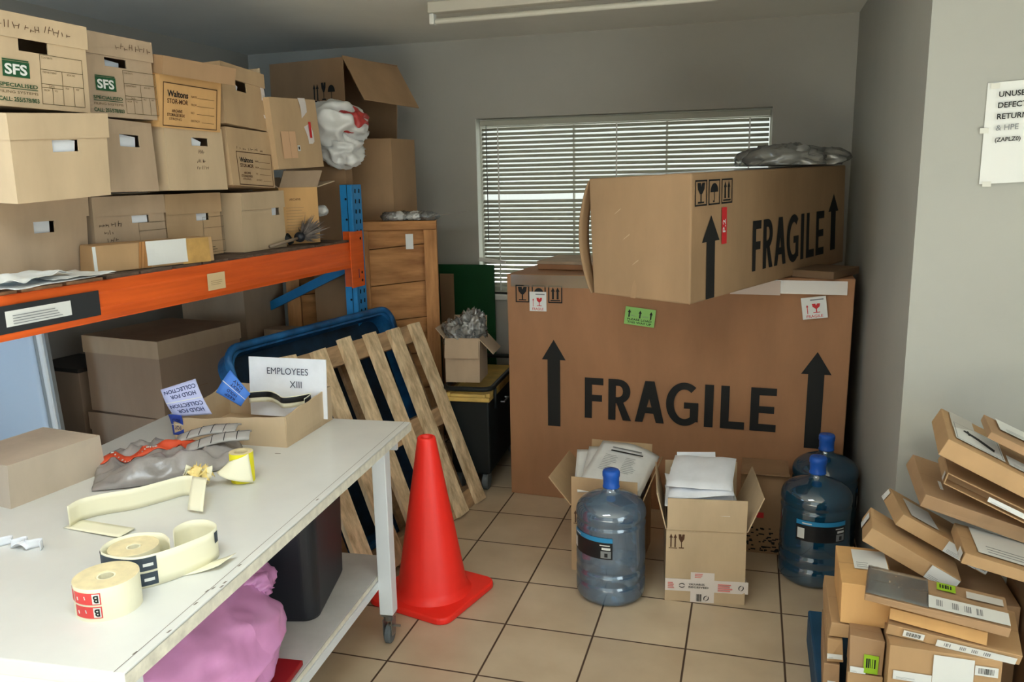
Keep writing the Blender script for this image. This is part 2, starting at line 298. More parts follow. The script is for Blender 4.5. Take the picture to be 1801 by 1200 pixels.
# ------------------------------------------------------------------ the room
XR, YB, YF, XL, ZC = 0.50, 4.83, 2.87, -3.16, 2.45      # alcove wall, back wall, wall facing the camera, left wall, ceiling
YREAR, XE = -1.75, 2.4
def struct(mb, name, **k): return mb.build(name, kind='structure', **k)
m = MB(); m.box(XL - .1, XE + .1, YREAR - .1, YB + .15, -.1, 0, floor_mat()); struct(m, 'floor')
m = MB(); m.box(XL - .1, XE + .1, YREAR - .1, YB + .15, ZC, ZC + .1, CEIL); struct(m, 'ceiling')
WX0, WX1, WZ0, WZ1 = -1.625, 0.089, 0.93, 1.992
m = MB(); m.box(XL - .1, WX0, YB, YB + .15, 0, ZC, WALL); m.box(WX1, XR + .1, YB, YB + .15, 0, ZC, WALL); m.box(WX0, WX1, YB, YB + .15, 0, WZ0, WALL); m.box(WX0, WX1, YB, YB + .15, WZ1, ZC, WALL); m.box(WX0, WX0 + .002, YB + .001, YB + .15, WZ0, WZ1, FRAMEW); m.box(WX1 - .002, WX1, YB + .001, YB + .15, WZ0, WZ1, FRAMEW); struct(m, 'wall_back')  # white jamb linings added to carry the bright daylight line beside the blind
m = MB(); m.box(XL - .1, XL, YREAR - .1, YB, 0, ZC, WALL); struct(m, 'wall_left')
m = MB(); m.box(XR, XE + .1, YF, YB + .15, 0, ZC, WALLW); struct(m, 'wall_right')
DY0, DY1, DZ = -1.45, 1.15, 2.3                          # wide opening in the side wall, out of the frame
m = MB(); m.box(XE, XE + .1, YREAR, DY0, 0, ZC, WALLW); m.box(XE, XE + .1, DY1, YF, 0, ZC, WALLW); m.box(XE, XE + .1, DY0, DY1, DZ, ZC, WALLW); struct(m, 'wall_side')
DX0, DX1 = -1.6, 0.7
m = MB(); m.box(XL, DX0, YREAR - .1, YREAR, 0, ZC, WALL); m.box(DX1, XE, YREAR - .1, YREAR, 0, ZC, WALL); m.box(DX0, DX1, YREAR - .1, YREAR, 2.2, ZC, WALL); struct(m, 'wall_rear')
m = MB(); Y0, Y1 = YB + .085, YB + .125
for x0, x1, z0, z1 in ((WX0, WX1, WZ0, WZ0 + .05), (WX0, WX1, WZ1 - .05, WZ1), (WX0, WX0 + .012, WZ0 + .05, WZ1 - .05), (WX1 - .012, WX1, WZ0 + .05, WZ1 - .05), (-1.045, -1.035, WZ0 + .05, WZ1 - .05), (-.495, -.485, WZ0 + .05, WZ1 - .05)): m.box(x0, x1, Y0, Y1, z0, z1, FRAMEW)
win = struct(m, 'window_1', bevel=.003)
m = MB(); m.box(WX0 + .012, WX1 - .012, YB + .104, YB + .108, WZ0 + .05, WZ1 - .05, GLASSM); m.build('pane', win)
m = MB(); m.box(WX0 - .03, WX1 + .03, YB - .035, YB + .08, WZ0 - .035, WZ0, FRAMEW); struct(m, 'trim_1', bevel=.004)
# outside the window: a low boundary wall a few metres off
m = MB(); m.box(-6, 4, 8.4, 8.55, -.2, .75, mat('boundary_wall', (150, 140, 128), .9, 0, .08, 3)); struct(m, 'wall_outside')
m = MB(); m.box(-8, 6, YB + .2, 12, -.25, -.2, mat('outside_ground', (150, 142, 124), .9, 0, .08, 3)); struct(m, 'trim_2')

# venetian blind
bl = thing('venetian_blind', 'cream venetian blind with lowered slats covering the back window', 'blind', (0, 0, 0))
m = MB(); m.box(WX0 + .025, WX1 - .012, YB + .012, YB + .045, WZ1 - .045, WZ1 - .012, SLAT); m.build('headrail', bl, bevel=.003)
m = MB(); z = WZ1 - .065; k = 0; bx0, bx1 = WX0 + .030, WX1 - .016
while z > WZ0 + .03:
    if k not in (15,):
        a = R(47); c, q = math.cos(a) * .0125, math.sin(a) * .0125
        rd = random.Random(k); dz = rd.uniform(-.0015, .0015)
        def sl(u, v, z=z, c=c, q=q, dz=dz):
            t = v * 2 - 1; return (bx0 + (bx1 - bx0) * u, YB + .028 + t * c, z + dz * math.sin(u * 9) + t * q + .0022 * (1 - t * t))
        m.surf(sl, 10, 4, SLAT, .0007)
    z -= .0268; k += 1
m.build('slats', bl, smooth=True)
m = MB(); m.box(bx0, bx1, YB + .016, YB + .04, WZ0 + .008, WZ0 + .024, SLAT); m.build('bottom_rail', bl, bevel=.002)
for x in (-1.49, -.77, -.03):
    m = MB(); m.box(x - .004, x + .004, YB + .0125, YB + .0135, WZ0 + .02, WZ1 - .05, FRAMEW); m.build('ladder_tape', bl)
m = MB(); m.tube([(-1.56, YB + .005, WZ1 - .04), (-1.56, YB + .004, 1.25)], .003, mat('clear_wand', (120, 122, 116), .3), 6); m.build('tilt_wand', bl)
# ceiling batten
t = thing('fluorescent_batten', 'white fluorescent tube batten fixed under the ceiling', 'light fitting', (-1.49, 3.80, ZC), (0, 0, -2))
m = MB(); m.box(0, 1.5, -.03, .03, -.05, 0, mat('grey_white_steel', (196, 190, 176), .5)); m.build('housing', t, bevel=.006)  # housing in a greyed white
for x in (.015, 1.485):
    m = MB(); m.box(x - .012, x + .012, -.022, .022, -.10, -.05, FRAMEW); m.build('lamp_holder', t, bevel=.006)
m = MB(); m.lathe([(.0, 0), (.013, 0), (.013, 1.44), (.0, 1.44)], TUBEL, 14, Xf((.03, 0, -.085), (0, 90, 0))); m.build('tube', t, smooth=False)

# sign on the wall
t = thing('paper_sign', 'white paper notice taped to the pale wall, UNUSED DEFECTIVE RETURNS printed', 'sign', (.669, YF - .003, 1.588), (0, 0, 0))
m = MB(); w, h = .297, .30
def sg(u, v): return (u * w + .012 * (1 - v) * 0, -.004 * math.sin(u * 5) ** 2 - .003 * (1 - v), v * h + .012 * u)
m.surf(sg, 12, 12, LABEL, .0006)
f = Face(m, (0, -.0085, 0), (1, 0, .05), (0, 0, 1))
for s_, y, c_, b_ in (('UNUSED', .255, INK, .02), ('DEFECTIVE', .223, INK, .02), ('RETURNS', .190, INK, .02), ('& HPE', .157, GREYINK, .01), ('(ZAPLZ0)', .120, INK, .02)): f.text(s_, .030, y, .0165, c_, None, b_)
m.build('sheet', t)
for x, z in ((.02, .29), (.0, .16), (.02, .0)):
    m = MB(); m.box(x - .012, x + .012, -.0065, -.006, z - .008, z + .008, mat('matt_tape', (214, 212, 202), .5)); m.build('tape', t)

# ------------------------------------------------------------------ pallet rack and what stands on it
DECKZ = 1.352
def bx_(y): return -1.98 + .045 * (y - 1.75)             # the beam's front face along the room
bang = -math.degrees(math.atan(.045))
rk = thing('pallet_rack', 'orange and blue steel pallet rack along the left wall', 'rack', (bx_(3.69), 3.69, 0), (0, 0, bang))
m = MB(); L = 3.2      # beam runs towards the camera along -y
prof = [(-.045, 1.215), (0, 1.215), (0, 1.218), (.004, 1.232), (.004, 1.252), (0, 1.258), (0, 1.300), (-.004, 1.306), (-.004, 1.338), (-.006, 1.341), (-.045, 1.341)]
m.prism([(x, z) for x, z in prof], L, ORANGE, Matrix(((1, 0, 0, 0), (0, 0, -1, 0), (0, 1, 0, 0), (0, 0, 0, 1))))
beam = m.build('beam', rk)
m = MB(); m.box(.001, .008, -.05, .075, 1.115, 1.392, ORANGE); m.box(-.06, .008, -.006, .0, 1.115, 1.392, ORANGE); f = Face(m, (.008, -.05, 1.115), (0, 1, 0), (0, 0, 1))
for z in (.03, .07, .24): f.poly([(.095 + .008 * math.cos(a * .785), z + .008 * math.sin(a * .785)) for a in range(8)], HOLE)
f.rect(.062, .045, .068, .09, NAVY)
m.build('beam_connector', rk, bevel=.002)
def post(x0, x1, y0, y1, zt):
    m = MB(); m.box(x0, x1, y0, y1, 0, zt, BLUE); f = Face(m, (x1, y0, 0), (0, 1, 0), (0, 0, 1))
    for k in range(int(zt / .05)):
        z = .03 + k * .05
        for xx in (.032, .070): f.poly([(xx - .007, z), (xx + .004, z - .004), (xx + .007, z + .016), (xx - .004, z + .02)], HOLE)
    f.rect(.012, 0, .014, zt, HOLE); f2 = Face(m, (x0, y0, 0), (1, 0, 0), (0, 0, 1))
    for k in range(int(zt / .1)): f2.poly([((x1 - x0) / 2 + .006 * math.cos(a * .785), .05 + k * .1 + .006 * math.sin(a * .785)) for a in range(8)], HOLE)
    f2.rect(.040, 0, .043, zt, HOLE)
    return m
post(-.066, 0, 0, .10, 1.62).build('upright', rk, bevel=.003)
post(-.90, -.834, 0, .10, 1.62).build('upright', rk, bevel=.003)
m = MB()
for a, b in (((-.066, 1.21), (-.85, .86)), ((-.066, .50), (-.85, .86))):
    d = Vector((b[0] - a[0], 0, b[1] - a[1])); ln = d.length; m.box(0, ln, .035, .06, -.022, .022, BLUE, Matrix.Translation((a[0], 0, a[1])) @ Matrix.Rotation(-math.atan2(d.z, d.x), 4, 'Y'))
m.build('brace', rk)
for k in range(20):
    y = -.02 - k * .155
    m = MB(); rd = random.Random(k); m.box(-.86, -.012 - rd.uniform(0, .006), y - .135 - rd.uniform(0, .012), y, DECKZ - .028, DECKZ - rd.uniform(0, .003), DECK if k < 10 else mat('deck_boards_new', (160, 124, 92), .85, 0, .15, 6, .1, 30, (1, 4, 4))); m.build('deck_board', rk, bevel=.002)
m = MB(); m.box(-.86, -.815, -L, 0, 1.215, 1.322, ORANGE); m.build('rear_beam', rk)
m = MB(); m.box(.0045, .0065, -2.30, -1.615, 1.236, 1.314, mat('black_magnet', (44, 46, 48), .6)); f = Face(m, (.0065, -2.3, 1.236), (0, 1, 0), (0, 0, 1)); bk = m.build('label_holder', rk, label='black label strip')
m = MB(); m.box(.0068, .0075, -1.945, -1.725, 1.254, 1.298, LABEL); f = Face(m, (.0075, -1.945, 1.254), (0, 1, 0), (0, 0, 1)); f.lines(.02, .006, .17, .03, 4, GREYINK, 5, .3); m.build('paper_label', bk, label='white paper label')
m = MB(); m.box(.0045, .0055, -1.105, -1.005, 1.243, 1.306, mat('cream_note', (226, 198, 152), .7)); f = Face(m, (.0055, -1.105, 1.243), (0, 1, 0), (0, 0, 1)); f.lines(.015, .02, .07, .02, 3, CBD, 6, .2); m.build('sticky_note', rk, label='cream note')

def papers_in(root_loc, root_rot, x, y, z, w, h, tilt, label, seed):
    X = Xf(root_loc, root_rot); m = MB(); rd = random.Random(seed)
    for k in range(3):
        m.cbox((0, k * .004, 0), (w - rd.uniform(0, .01), .0025, h - rd.uniform(0, .006)), WHITE, Xf((0, 0, 0), (0, tilt + k * 2, 0)))
    o = m.build('paper_bundle', label=label, cat='papers', group='papers showing in the box handle holes'); o.matrix_world = X @ Xf((x, y, z))
def archive_box(label, loc, rot, dim, tint, lid=None, hole=None, prints=None, seed=0, group='archive boxes on the rack', j=.006, lidrot=(0, 0, 0), lidtint=None, lidprint=None, paper=None, name='archive_box', cat='box', rs=False, lidoff=(0, 0, 0), extra=None):
    w, d, h = dim; t = thing(name, label, cat, loc, rot, group); H = h - (.004 if lid else 0); T = .004
    off = jit(seed, j, True); m = MB(); hx = hole
    if hx:
        x0, x1, z0, z1 = hx
        for a in ((-w / 2, w / 2, 0, z0), (-w / 2, w / 2, z1, H), (-w / 2, x0, z0, z1), (x1, w / 2, z0, z1)): m.box(a[0], a[1], -d / 2, -d / 2 + T, a[2], a[3], tint)
    else: m.box(-w / 2, w / 2, -d / 2, -d / 2 + T, 0, H, tint)
    m.box(-w / 2, w / 2, d / 2 - T, d / 2, 0, H, tint); m.box(-w / 2, -w / 2 + T, -d / 2 + T, d / 2 - T, 0, H, tint); m.box(w / 2 - T, w / 2, -d / 2 + T, d / 2 - T, 0, H, tint)
    m.box(-w / 2 + T, w / 2 - T, -d / 2 + T, d / 2 - T, 0, T, tint)
    if lid is None: m.box(-w / 2 + T, w / 2 - T, -d / 2 + T, d / 2 - T, H - T, H - .001, tint)
    if prints: prints(front(m, w, d, h), w, h)
    m.warp(w, d, h, off).build('body', t)
    if lid:
        g = .005; m = MB(); lt = lidtint or tint; a, b = w / 2 + g, d / 2 + g
        m.box(-a, a, -b, b, h - T, h, lt); m.box(-a, a, -b, -b + T, h - lid, h - T, lt); m.box(-a, a, b - T, b, h - lid, h - T, lt)
        m.box(-a, -a + T, -b + T, b - T, h - lid, h - T, lt); m.box(a - T, a, -b + T, b - T, h - lid, h - T, lt)
        if lidprint: lidprint(Face(m, (-w / 2, -b, 0), (1, 0, 0), (0, 0, 1)), w, h)
        o = m.warp(w, d, h, off).build('lid', t); o.rotation_euler = [R(q) for q in lidrot]; o.location = lidoff
    if extra: extra(t, w, d, h)
    if paper: papers_in(loc, rot, *paper)
    return t
def p_sfs(f, w, h):
    f.rect(.066, .080, .148, .122, INKG); f.rect(.066, .1235, .146, .127, INKG); f.text('SFS', .072, .086, .029, LABEL, .068, .03, 1)
    f.text('SPECIALISED', .052, .053, .0105, INKG, .118, .02); f.rect(.052, .048, .170, .050, INKG); f.text('FILING SYSTEMS', .052, .036, .007, FORM, .118, .0); f.text('CALL: 255/578/803', .050, .014, .012, INKG, .122, .02)
    x0, x1, y0, y1 = .182, .326, .014, .152; t = .0016; f.frame(x0, y0, x1, y1, t, FORM)
    f.rect(x0, .110, x1, .110 + t, FORM); f.rect(x0, .070, x1, .070 + t, FORM); f.rect(.252, .070, .252 + t, .110, FORM); f.rect(x0, .060, .252, .060 + t, FORM)
    for x in (.217, .252, .289): f.rect(x, y0, x + t, .061 if x < .25 else .070, FORM)
    for x, y, s_ in ((.187, .141, 'CONTENTS'), (.190, .101, 'DEPARTMENT'), (.270, .101, 'BOX NO'), (.207, .0625, 'DATE'), (.190, .051, 'FROM'), (.224, .051, 'TO'), (.262, .062, 'FILE'), (.298, .062, 'REF')): f.text(s_, x, y, .005, FORM, None, .0)
def p_waltons(f, w, h, ox=.015, oy=.01, sx=.27, sy=.165):
    f.frame(ox, oy, ox + sx, oy + sy, .0032, INKB); q = sx / .27
    f.text('Waltons', ox + .02 * q, oy + sy * .68, sy * .15, INK, .10 * q, .03); f.text('STOR-MOR', ox + .02 * q, oy + sy * .53, sy * .11, INKB, .10 * q, .015)
    f.text('ARCHIVE', ox + .042 * q, oy + sy * .33, sy * .07, INKB, .05 * q, .02); f.text('STORAGE BOX', ox + .02 * q, oy + sy * .235, sy * .07, INKB, .085 * q, .02); f.text('STRONG', ox + .03 * q, oy + sy * .15, sy * .055, INKB, .06 * q, .0)
    for k, s_ in enumerate(('NAME', 'FROM', 'NO', 'DESTROY')):
        y = oy + sy * (.72 - .19 * k); f.text(s_, ox + .135 * q, y, sy * .05, INKB, None, .0); f.rect(ox + (.165 if k < 3 else .19) * q, y, ox + .255 * q, y + .0012, INKB)
def rs_(sd, x, y, w, h, n, m=PEN): return lambda f, W_, H_: f.scribble(x, y, w, h, m, n, sd)

archive_box('top row archive box with a green printed logo at the near end of the rack', (-2.178, 1.974, 1.861), (1.5, 0.2, 86.1), (.345, .40, .251), CBL, .066, (-.052, .042, .153, .186), p_sfs, 1, lidprint=rs_(3, .04, .205, .25, .022, 16, INKB))
archive_box('top row archive box with a green printed logo, second from the near end', (-2.222, 2.342, 1.858), (.5, -.3, 86.4), (.318, .40, .256), CBG, .066, (-.045, .045, .158, .185), p_sfs, 2, lidprint=rs_(4, .16, .212, .15, .022, 9, INKB), paper=(0, -.165, .165, .1, .04, 4, 'grey papers inside the second green-logo box from the near end', 2))
archive_box('top row orange-tan archive box with a framed brown print and crooked lid', (-2.203, 2.673, 1.857), (7.0, .8, 86.5), (.312, .40, .231), CBO, .062, None, lambda f, w, h: p_waltons(f, w, h, .014, .006, .275, .150), 3, lidrot=(3, 0, -8), lidtint=CBD, lidoff=(.02, -.035, .020))
def tapeflap(t, w, d, h):
    m = MB(); m.surf(lambda u, v: (w / 2 - .03 + .028 * u + .01 * v, -d / 2 - .003 - .003 * math.sin(v * 7), h - .055 - .13 * v), 3, 8, TAPEW, .0006); m.build('tape_strip', t, label='torn white tape')
    m = MB(); m.box(w / 2 + .004, w / 2 + .008, -d / 2, -d / 2 + .16, h - .10, h + .012, CBL, Xf((0, 0, 0), (0, -4, 0))); m.build('flap', t)
archive_box('tilted archive box with a loose taped side, top row beside the crooked lid', (-2.206, 3.010, 1.850), (-3.0, 3.0, 93.0), (.318, .40, .238), CB, .058, (-.06, .02, .14, .18), None, 4, extra=tapeflap, paper=(-.04, -.180, .155, .05, .04, 25, 'white paper in the hole of the tilted top row box', 3))
def box5(t, w, d, h):
    m = MB(); m.surf(lambda u, v: (.03 + .05 * u + .045 * v, -d / 2 - .003 - .004 * math.sin(v * 9 + u), h + .004 - .20 * v), 4, 12, TAPEW, .0006); f = Face(m, (.07, -d / 2 - .0075, h - .19), (1, 0, 0), (0, 0, 1)); f.rect(.012, .02, .03, .09, RED); m.build('tape_strip', t, label='loose white and red tape')
    m = MB(); f = front(m, w, d, h); f.rect(.045, .045, .15, .16, mat('tan_label', (214, 172, 134), .6)); f.rect(.1, .045, .102, .16, CBD, 1); f.rect(.155, .075, .175, .10, LABEL); f.rect(.160, .081, .170, .094, INK, 1); m.build('shipping_label', t, label='tan label')
archive_box('plain carton with torn tape at the far end of the top row', (-2.154, 3.358, 1.690), (-2.4, -2.5, 85.7), (.335, .40, .301), CB, None, None, None, 5, name='carton', group=None, extra=box5)
archive_box('wide plain lidded archive box in the middle row at the near end', (-2.150, 2.000, 1.610), (3.5, -3.0, 88.0), (.345, .40, .248), CBL, .072, (-.035, .06, .138, .172), None, 6, paper=(.012, -.185, .152, .095, .045, 8, 'white papers in the hole of the wide middle row box', 4))
archive_box('narrow open archive box in the middle row, under the second green-logo box', (-2.227, 2.365, 1.612), (-.5, .3, 89.5), (.237, .40, .236), CBG, None, (-.048, .048, .15, .19), None, 7, paper=(0, -.180, .168, .10, .045, 6, 'bluish white papers in the hole of the narrow middle row box', 5))
archive_box('archive box with handwriting under its handle hole, middle row', (-2.205, 2.700, 1.612), (-.4, .3, 86.4), (.310, .40, .235), CBL, None, (-.02, .07, .165, .195), lambda f, w, h: (f.scribble(.165, .135, .03, .018, PEN, 3, 1), f.scribble(.15, .10, .05, .02, PEN, 5, 2), f.scribble(.15, .075, .07, .016, PEN, 6, 3)), 8, paper=(.012, -.182, .17, .06, .04, 18, 'white paper in the hole of the handwritten middle row box', 6))
archive_box('middle row archive box with a framed brown print and a scribbled line', (-2.190, 3.020, 1.609), (-3.5, 3.0, 90.5), (.310, .40, .232), CB, None, None, lambda f, w, h: (p_waltons(f, w, h, .045, .004, .25, .135), f.scribble(.05, .145, .2, .012, PEN, 10, 5)), 9)
archive_box('bottom row lidded archive box at the near end behind the papers', (-2.325, 2.050, 1.353), (0, 0, 90), (.366, .40, .245), CBG, .062, (-.03, .05, .14, .175), None, 10, paper=(.008, -.185, .158, .08, .045, 4, 'papers in the hole of the bottom row box at the near end', 7))
def p12(f, w, h): f.scribble(.02, .14, .11, .02, PEN, 8, 8); f.scribble(.04, .115, .05, .018, PEN, 4, 9); f.scribble(.05, .09, .05, .018, PEN, 4, 10); f.frame(.20, .02, .34, .15, .0014, FORM); f.rect(.2, .12, .34, .1214, FORM)
archive_box('lidded archive box with pen writing, directly behind the taped flat parcel', (-2.312, 2.440, 1.353), (0, 0, 86.6), (.336, .40, .246), CBG, .066, (.005, .09, .150, .176), p12, 11, paper=(.045, -.188, .163, .085, .035, -3, 'white papers in the hole behind the taped flat parcel', 8))
def p13(f, w, h): f.frame(.20, .01, .325, .155, .0014, FORM); [f.rect(.2, y, .325, y + .0014, FORM) for y in (.055, .11)]; f.lines(.21, .02, .08, .02, 2, FORM, 3, .3)
archive_box('lidded archive box with a printed form, bottom row middle', (-2.310, 2.784, 1.353), (0, 0, 86.4), (.312, .40, .250), CB, .078, (.01, .085, .142, .170), p13, 12, paper=(.045, -.188, .155, .075, .035, 3, 'white paper in the hole of the bottom row middle box', 9))
archive_box('bottom row box with a folded-in top, left of the feather duster', (-2.215, 3.112, 1.353), (0, 0, 89.1), (.305, .40, .246), CBL, .072, (.06, .12, .142, .178), None, 13, paper=(.08, -.188, .158, .06, .04, 3, 'white paper in the hole beside the feather duster', 10))

def open_box(label, loc, rot, dim, tint, flaps, seed=0, T=.0045, name='open_carton', cat='box', group=None, prints=None, flaptint=None, j=.004, extra=None):
    """carton with its top flaps: flaps = {side: (length, angle from upright, skew)}"""
    w, d, h = dim; t = thing(name, label, cat, loc, rot, group); m = MB(); off = jit(seed, j, True)
    m.box(-w / 2, w / 2, -d / 2, -d / 2 + T, 0, h, tint); m.box(-w / 2, w / 2, d / 2 - T, d / 2, 0, h, tint); m.box(-w / 2, -w / 2 + T, -d / 2 + T, d / 2 - T, 0, h, tint); m.box(w / 2 - T, w / 2, -d / 2 + T, d / 2 - T, 0, h, tint); m.box(-w / 2 + T, w / 2 - T, -d / 2 + T, d / 2 - T, 0, T, tint)
    if prints: prints(m, w, d, h)
    m.warp(w, d, h, off).build('body', t)
    for s_, (ln, ang, sk) in flaps.items():
        n = {'front': (0, -1), 'back': (0, 1), 'left': (-1, 0), 'right': (1, 0)}[s_]; N = Vector((n[0], n[1], 0)); U = Vector((0, 0, 1)).cross(N); wd = (w if n[0] == 0 else d) / 2 - .002
        c = N * ((d if n[0] == 0 else w) / 2) + Vector((0, 0, h)); dr = Vector((0, 0, math.cos(R(ang)))) + N * math.sin(R(ang)); nn = U.cross(dr).normalized()
        m = MB(); a, b = c - U * wd, c + U * wd; e, g = a + dr * ln + U * sk, b + dr * ln + U * sk
        q = nn * T; m.add([a, b, g, e, a + q, b + q, g + q, e + q], [(0, 1, 2, 3), (7, 6, 5, 4), (0, 4, 5, 1), (1, 5, 6, 2), (2, 6, 7, 3), (3, 7, 4, 0)], flaptint or tint); m.build('flap', t)
    if extra: extra(t, w, d, h)
    return t
def p10(m, w, d, h):
    f = front(m, w, d, h); f.lines(.03, .06, w - .06, .12, 9, CBD, 4, .12); f.text('ARCHIVE', .05, .20, .010, INKB, None, 0)
    f = leftf(m, w, d, h); f.text('HANDLE WITH CARE', .07, .21, .010, INKB, .13, .0); f.text('BOX', .12, .195, .008, INKB, None, 0); f.lines(.06, .08, .14, .06, 5, CBD, 7, .12)
open_box('orange-brown carton with loose top flaps beside the blue upright', (-2.140, 3.49, 1.353), (0, 0, 60), (.20, .26, .262), CBO, {'left': (.10, 60, 0), 'front': (.09, 35, .0), 'right': (.1, 75, 0), 'back': (.1, 62, 0)}, 14, prints=p10, flaptint=CBG)

# taped flat parcel, feather duster, tape ring and papers on the deck
t = thing('flat_parcel', 'long flat parcel with a white label and brown tape on the rack deck', 'parcel', (-2.035, 2.415, DECKZ), (-.5, .3, 78))
w, d, h = .49, .075, .092; m = MB(); m.box(-w / 2, w / 2, -d / 2, d / 2, 0, h, CBP); f = front(m, w, d, h); f.rect(.345, .0, .47, .09, mat('aged_cardboard', (186, 146, 84), .7, 0, .12, 12)); f.scribble(.385, .045, .06, .022, INKB, 4, 21); f.scribble(.39, .022, .06, .016, INKB, 5, 22)
f.rect(0, .0, .012, .09, LABEL); m.warp(w, d, h, jit(31, .006, True)).build('body', t, bevel=.004)
m = MB(); m.surf(lambda u, v: (-.05 + .17 * u, -d / 2 - .008 - .0012 * math.sin(u * 8 + v * 5), .008 + .084 * v), 10, 6, LABEL, .0005); m.build('address_label', t, label='white label')
m = MB(); m.surf(lambda u, v: (-.085 + .05 * u + .012 * v, -d / 2 - .006 - .001 * math.sin(u * 20), .002 + .09 * v), 8, 3, mat('brown_tape', (168, 118, 70), .3), .0005); m.build('tape_strip', t, label='brown tape')

t = thing('feather_duster', 'grey feather duster with a dark knob lying on the rack deck', 'duster', (-1.975, 3.315, DECKZ + .018), (0, 0, 82))
m = MB(); m.tube([(-.20, .0, -.006), (0, 0, .018)], .007, mat('duster_handle', (150, 130, 110), .6), 8); m.build('handle', t, smooth=True)
m = MB(); m.lathe([(0, -.02), (.018, -.018), (.024, -.004), (.024, .006), (.016, .02), (0, .022)], BLACKP, 16, Xf((.004, 0, .021), (0, 80, 0))); m.build('collar', t, smooth=True)
m = MB(); rd = random.Random(5)
for k in range(230):
    a = rd.uniform(0, 6.283); sp = rd.uniform(.15, 1.0); L_ = rd.uniform(.06, .135); q = Vector((math.cos(.9 * sp), math.sin(.9 * sp) * math.cos(a), math.sin(.9 * sp) * math.sin(a) * .8 + .30)) * L_
    b0 = Vector((.02, 0, .02)); e = b0 + q; e.z = max(e.z, -.012); s_ = Vector((rd.uniform(-1, 1), rd.uniform(-1, 1), rd.uniform(-1, 1))) * .006
    m.add([b0, (b0 + e) / 2 + s_, e, (b0 + e) / 2 - s_], [(0, 1, 2, 3)], FEATHER)
m.build('feathers', t)
m = MB(); prof = [(.018, 0), (.026, 0), (.026, .02), (.018, .02), (.018, 0)]; m.lathe(prof, DARKP, 24); m.build('tape_ring', label='dark tape ring leaning against the carton on the deck', cat='tape', loc=(-2.015, 3.275, DECKZ + .028), rot=(0, 62, 20), smooth=False)
rd = random.Random(8)
for k, (x, y, rz, w_, d_, lab) in enumerate(((-2.03, 1.93, 4, .40, .20, 'lowest loose printed sheet lying on the near end of the deck'), (-2.02, 2.015, -8, .22, .19, 'loose grey printed sheet nearest the flat parcel on the deck'), (-2.035, 1.86, 12, .26, .18, 'top crumpled white sheet on the near end of the deck'))):
    m = MB(); am = (.006, .006, .016)[k]; z0 = (.004, .012, .016)[k]
    m.surf(lambda u, v: ((u - .5) * d_, (v - .5) * w_, z0 + am * (1 + noise.noise(Vector((u * 4, v * 5, k * 7.3))) * 1.0)), 18, 22, PAPER, .0005)
    m.build('paper_sheet', label=lab, cat='paper', group='loose papers on the rack deck', loc=(x, y, DECKZ), rot=(0, 0, rz), smooth=True)

# ------------------------------------------------------------------ crate, cartons on it
CZ = 1.425
t = thing('wooden_crate', 'tall plank-fronted wooden crate standing by the back wall', 'crate', (-1.6 - .80 * math.cos(R(21)), 4.06 - .80 * math.sin(R(21)), 0), (0, 0, 21)); w, d, h = .80, .50, CZ
for k in range(8):
    m = MB(); z0 = -.14 + k * .197
    m.add([(x, y, max(.01, min(z0 + zz + .09 * x, h - .05))) for zz in (0, .192) for x, y in ((.03, .040), (w - .03, .040), (w - .03, .058), (.03, .058))], [(3, 2, 1, 0), (4, 5, 6, 7), (0, 1, 5, 4), (1, 2, 6, 5), (2, 3, 7, 6), (3, 0, 4, 7)], CRATE); m.build('front_plank', t)
for x0, x1 in ((0, .07), (w - .068, w), (.38, .44)):
    m = MB(); m.box(x0, x1, 0, .038, 0, h - .047, CRATEV); m.build('post', t, bevel=.002)
m = MB(); m.box(0, w, 0, d, h - .046, h, CRATE); m.build('lid', t, bevel=.002)
m = MB(); m.box(w - .018, w, .039, d, 0, h - .047, CRATEV); m.build('side_panel', t)
m = MB(); m.box(0, .018, .039, d, 0, h - .047, CRATEV); m.box(.018, w - .018, d - .018, d, 0, h - .047, CRATE); m.build('rear_panel', t)
m = MB(); m.box(w - .165, w - .125, .0375, .0385, h - .15, h - .07, LABEL); m.build('paper_tag', t, label='small white tag')
archive_box('brown carton standing on the wooden crate beside the blue upright', (-2.01, 4.29, CZ), (0, 0, -3), (.29, .30, .435), CBD, None, None, None, 41, name='carton', group=None)
# big open carton lying on its side on top, its mouth towards the room
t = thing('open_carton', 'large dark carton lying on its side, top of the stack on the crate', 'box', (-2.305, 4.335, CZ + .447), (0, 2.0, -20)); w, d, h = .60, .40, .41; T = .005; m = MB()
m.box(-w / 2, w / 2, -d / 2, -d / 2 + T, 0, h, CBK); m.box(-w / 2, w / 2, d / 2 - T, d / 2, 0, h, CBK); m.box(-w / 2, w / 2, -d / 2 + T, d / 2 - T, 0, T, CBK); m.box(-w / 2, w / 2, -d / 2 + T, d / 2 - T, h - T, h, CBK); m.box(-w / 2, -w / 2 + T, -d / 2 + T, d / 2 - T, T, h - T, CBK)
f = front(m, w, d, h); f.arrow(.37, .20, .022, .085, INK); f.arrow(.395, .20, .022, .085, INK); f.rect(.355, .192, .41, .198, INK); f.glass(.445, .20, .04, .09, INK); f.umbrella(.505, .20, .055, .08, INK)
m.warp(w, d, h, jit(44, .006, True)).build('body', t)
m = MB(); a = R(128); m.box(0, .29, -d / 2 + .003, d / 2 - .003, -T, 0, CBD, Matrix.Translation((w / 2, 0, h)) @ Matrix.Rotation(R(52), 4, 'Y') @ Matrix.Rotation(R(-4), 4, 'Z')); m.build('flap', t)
m = MB(); m.box(0, .12, -d / 2 + .003, d / 2 - .003, -T, 0, CBK, Matrix.Translation((w / 2, 0, .0)) @ Matrix.Rotation(R(78), 4, 'Y')); m.build('flap', t)
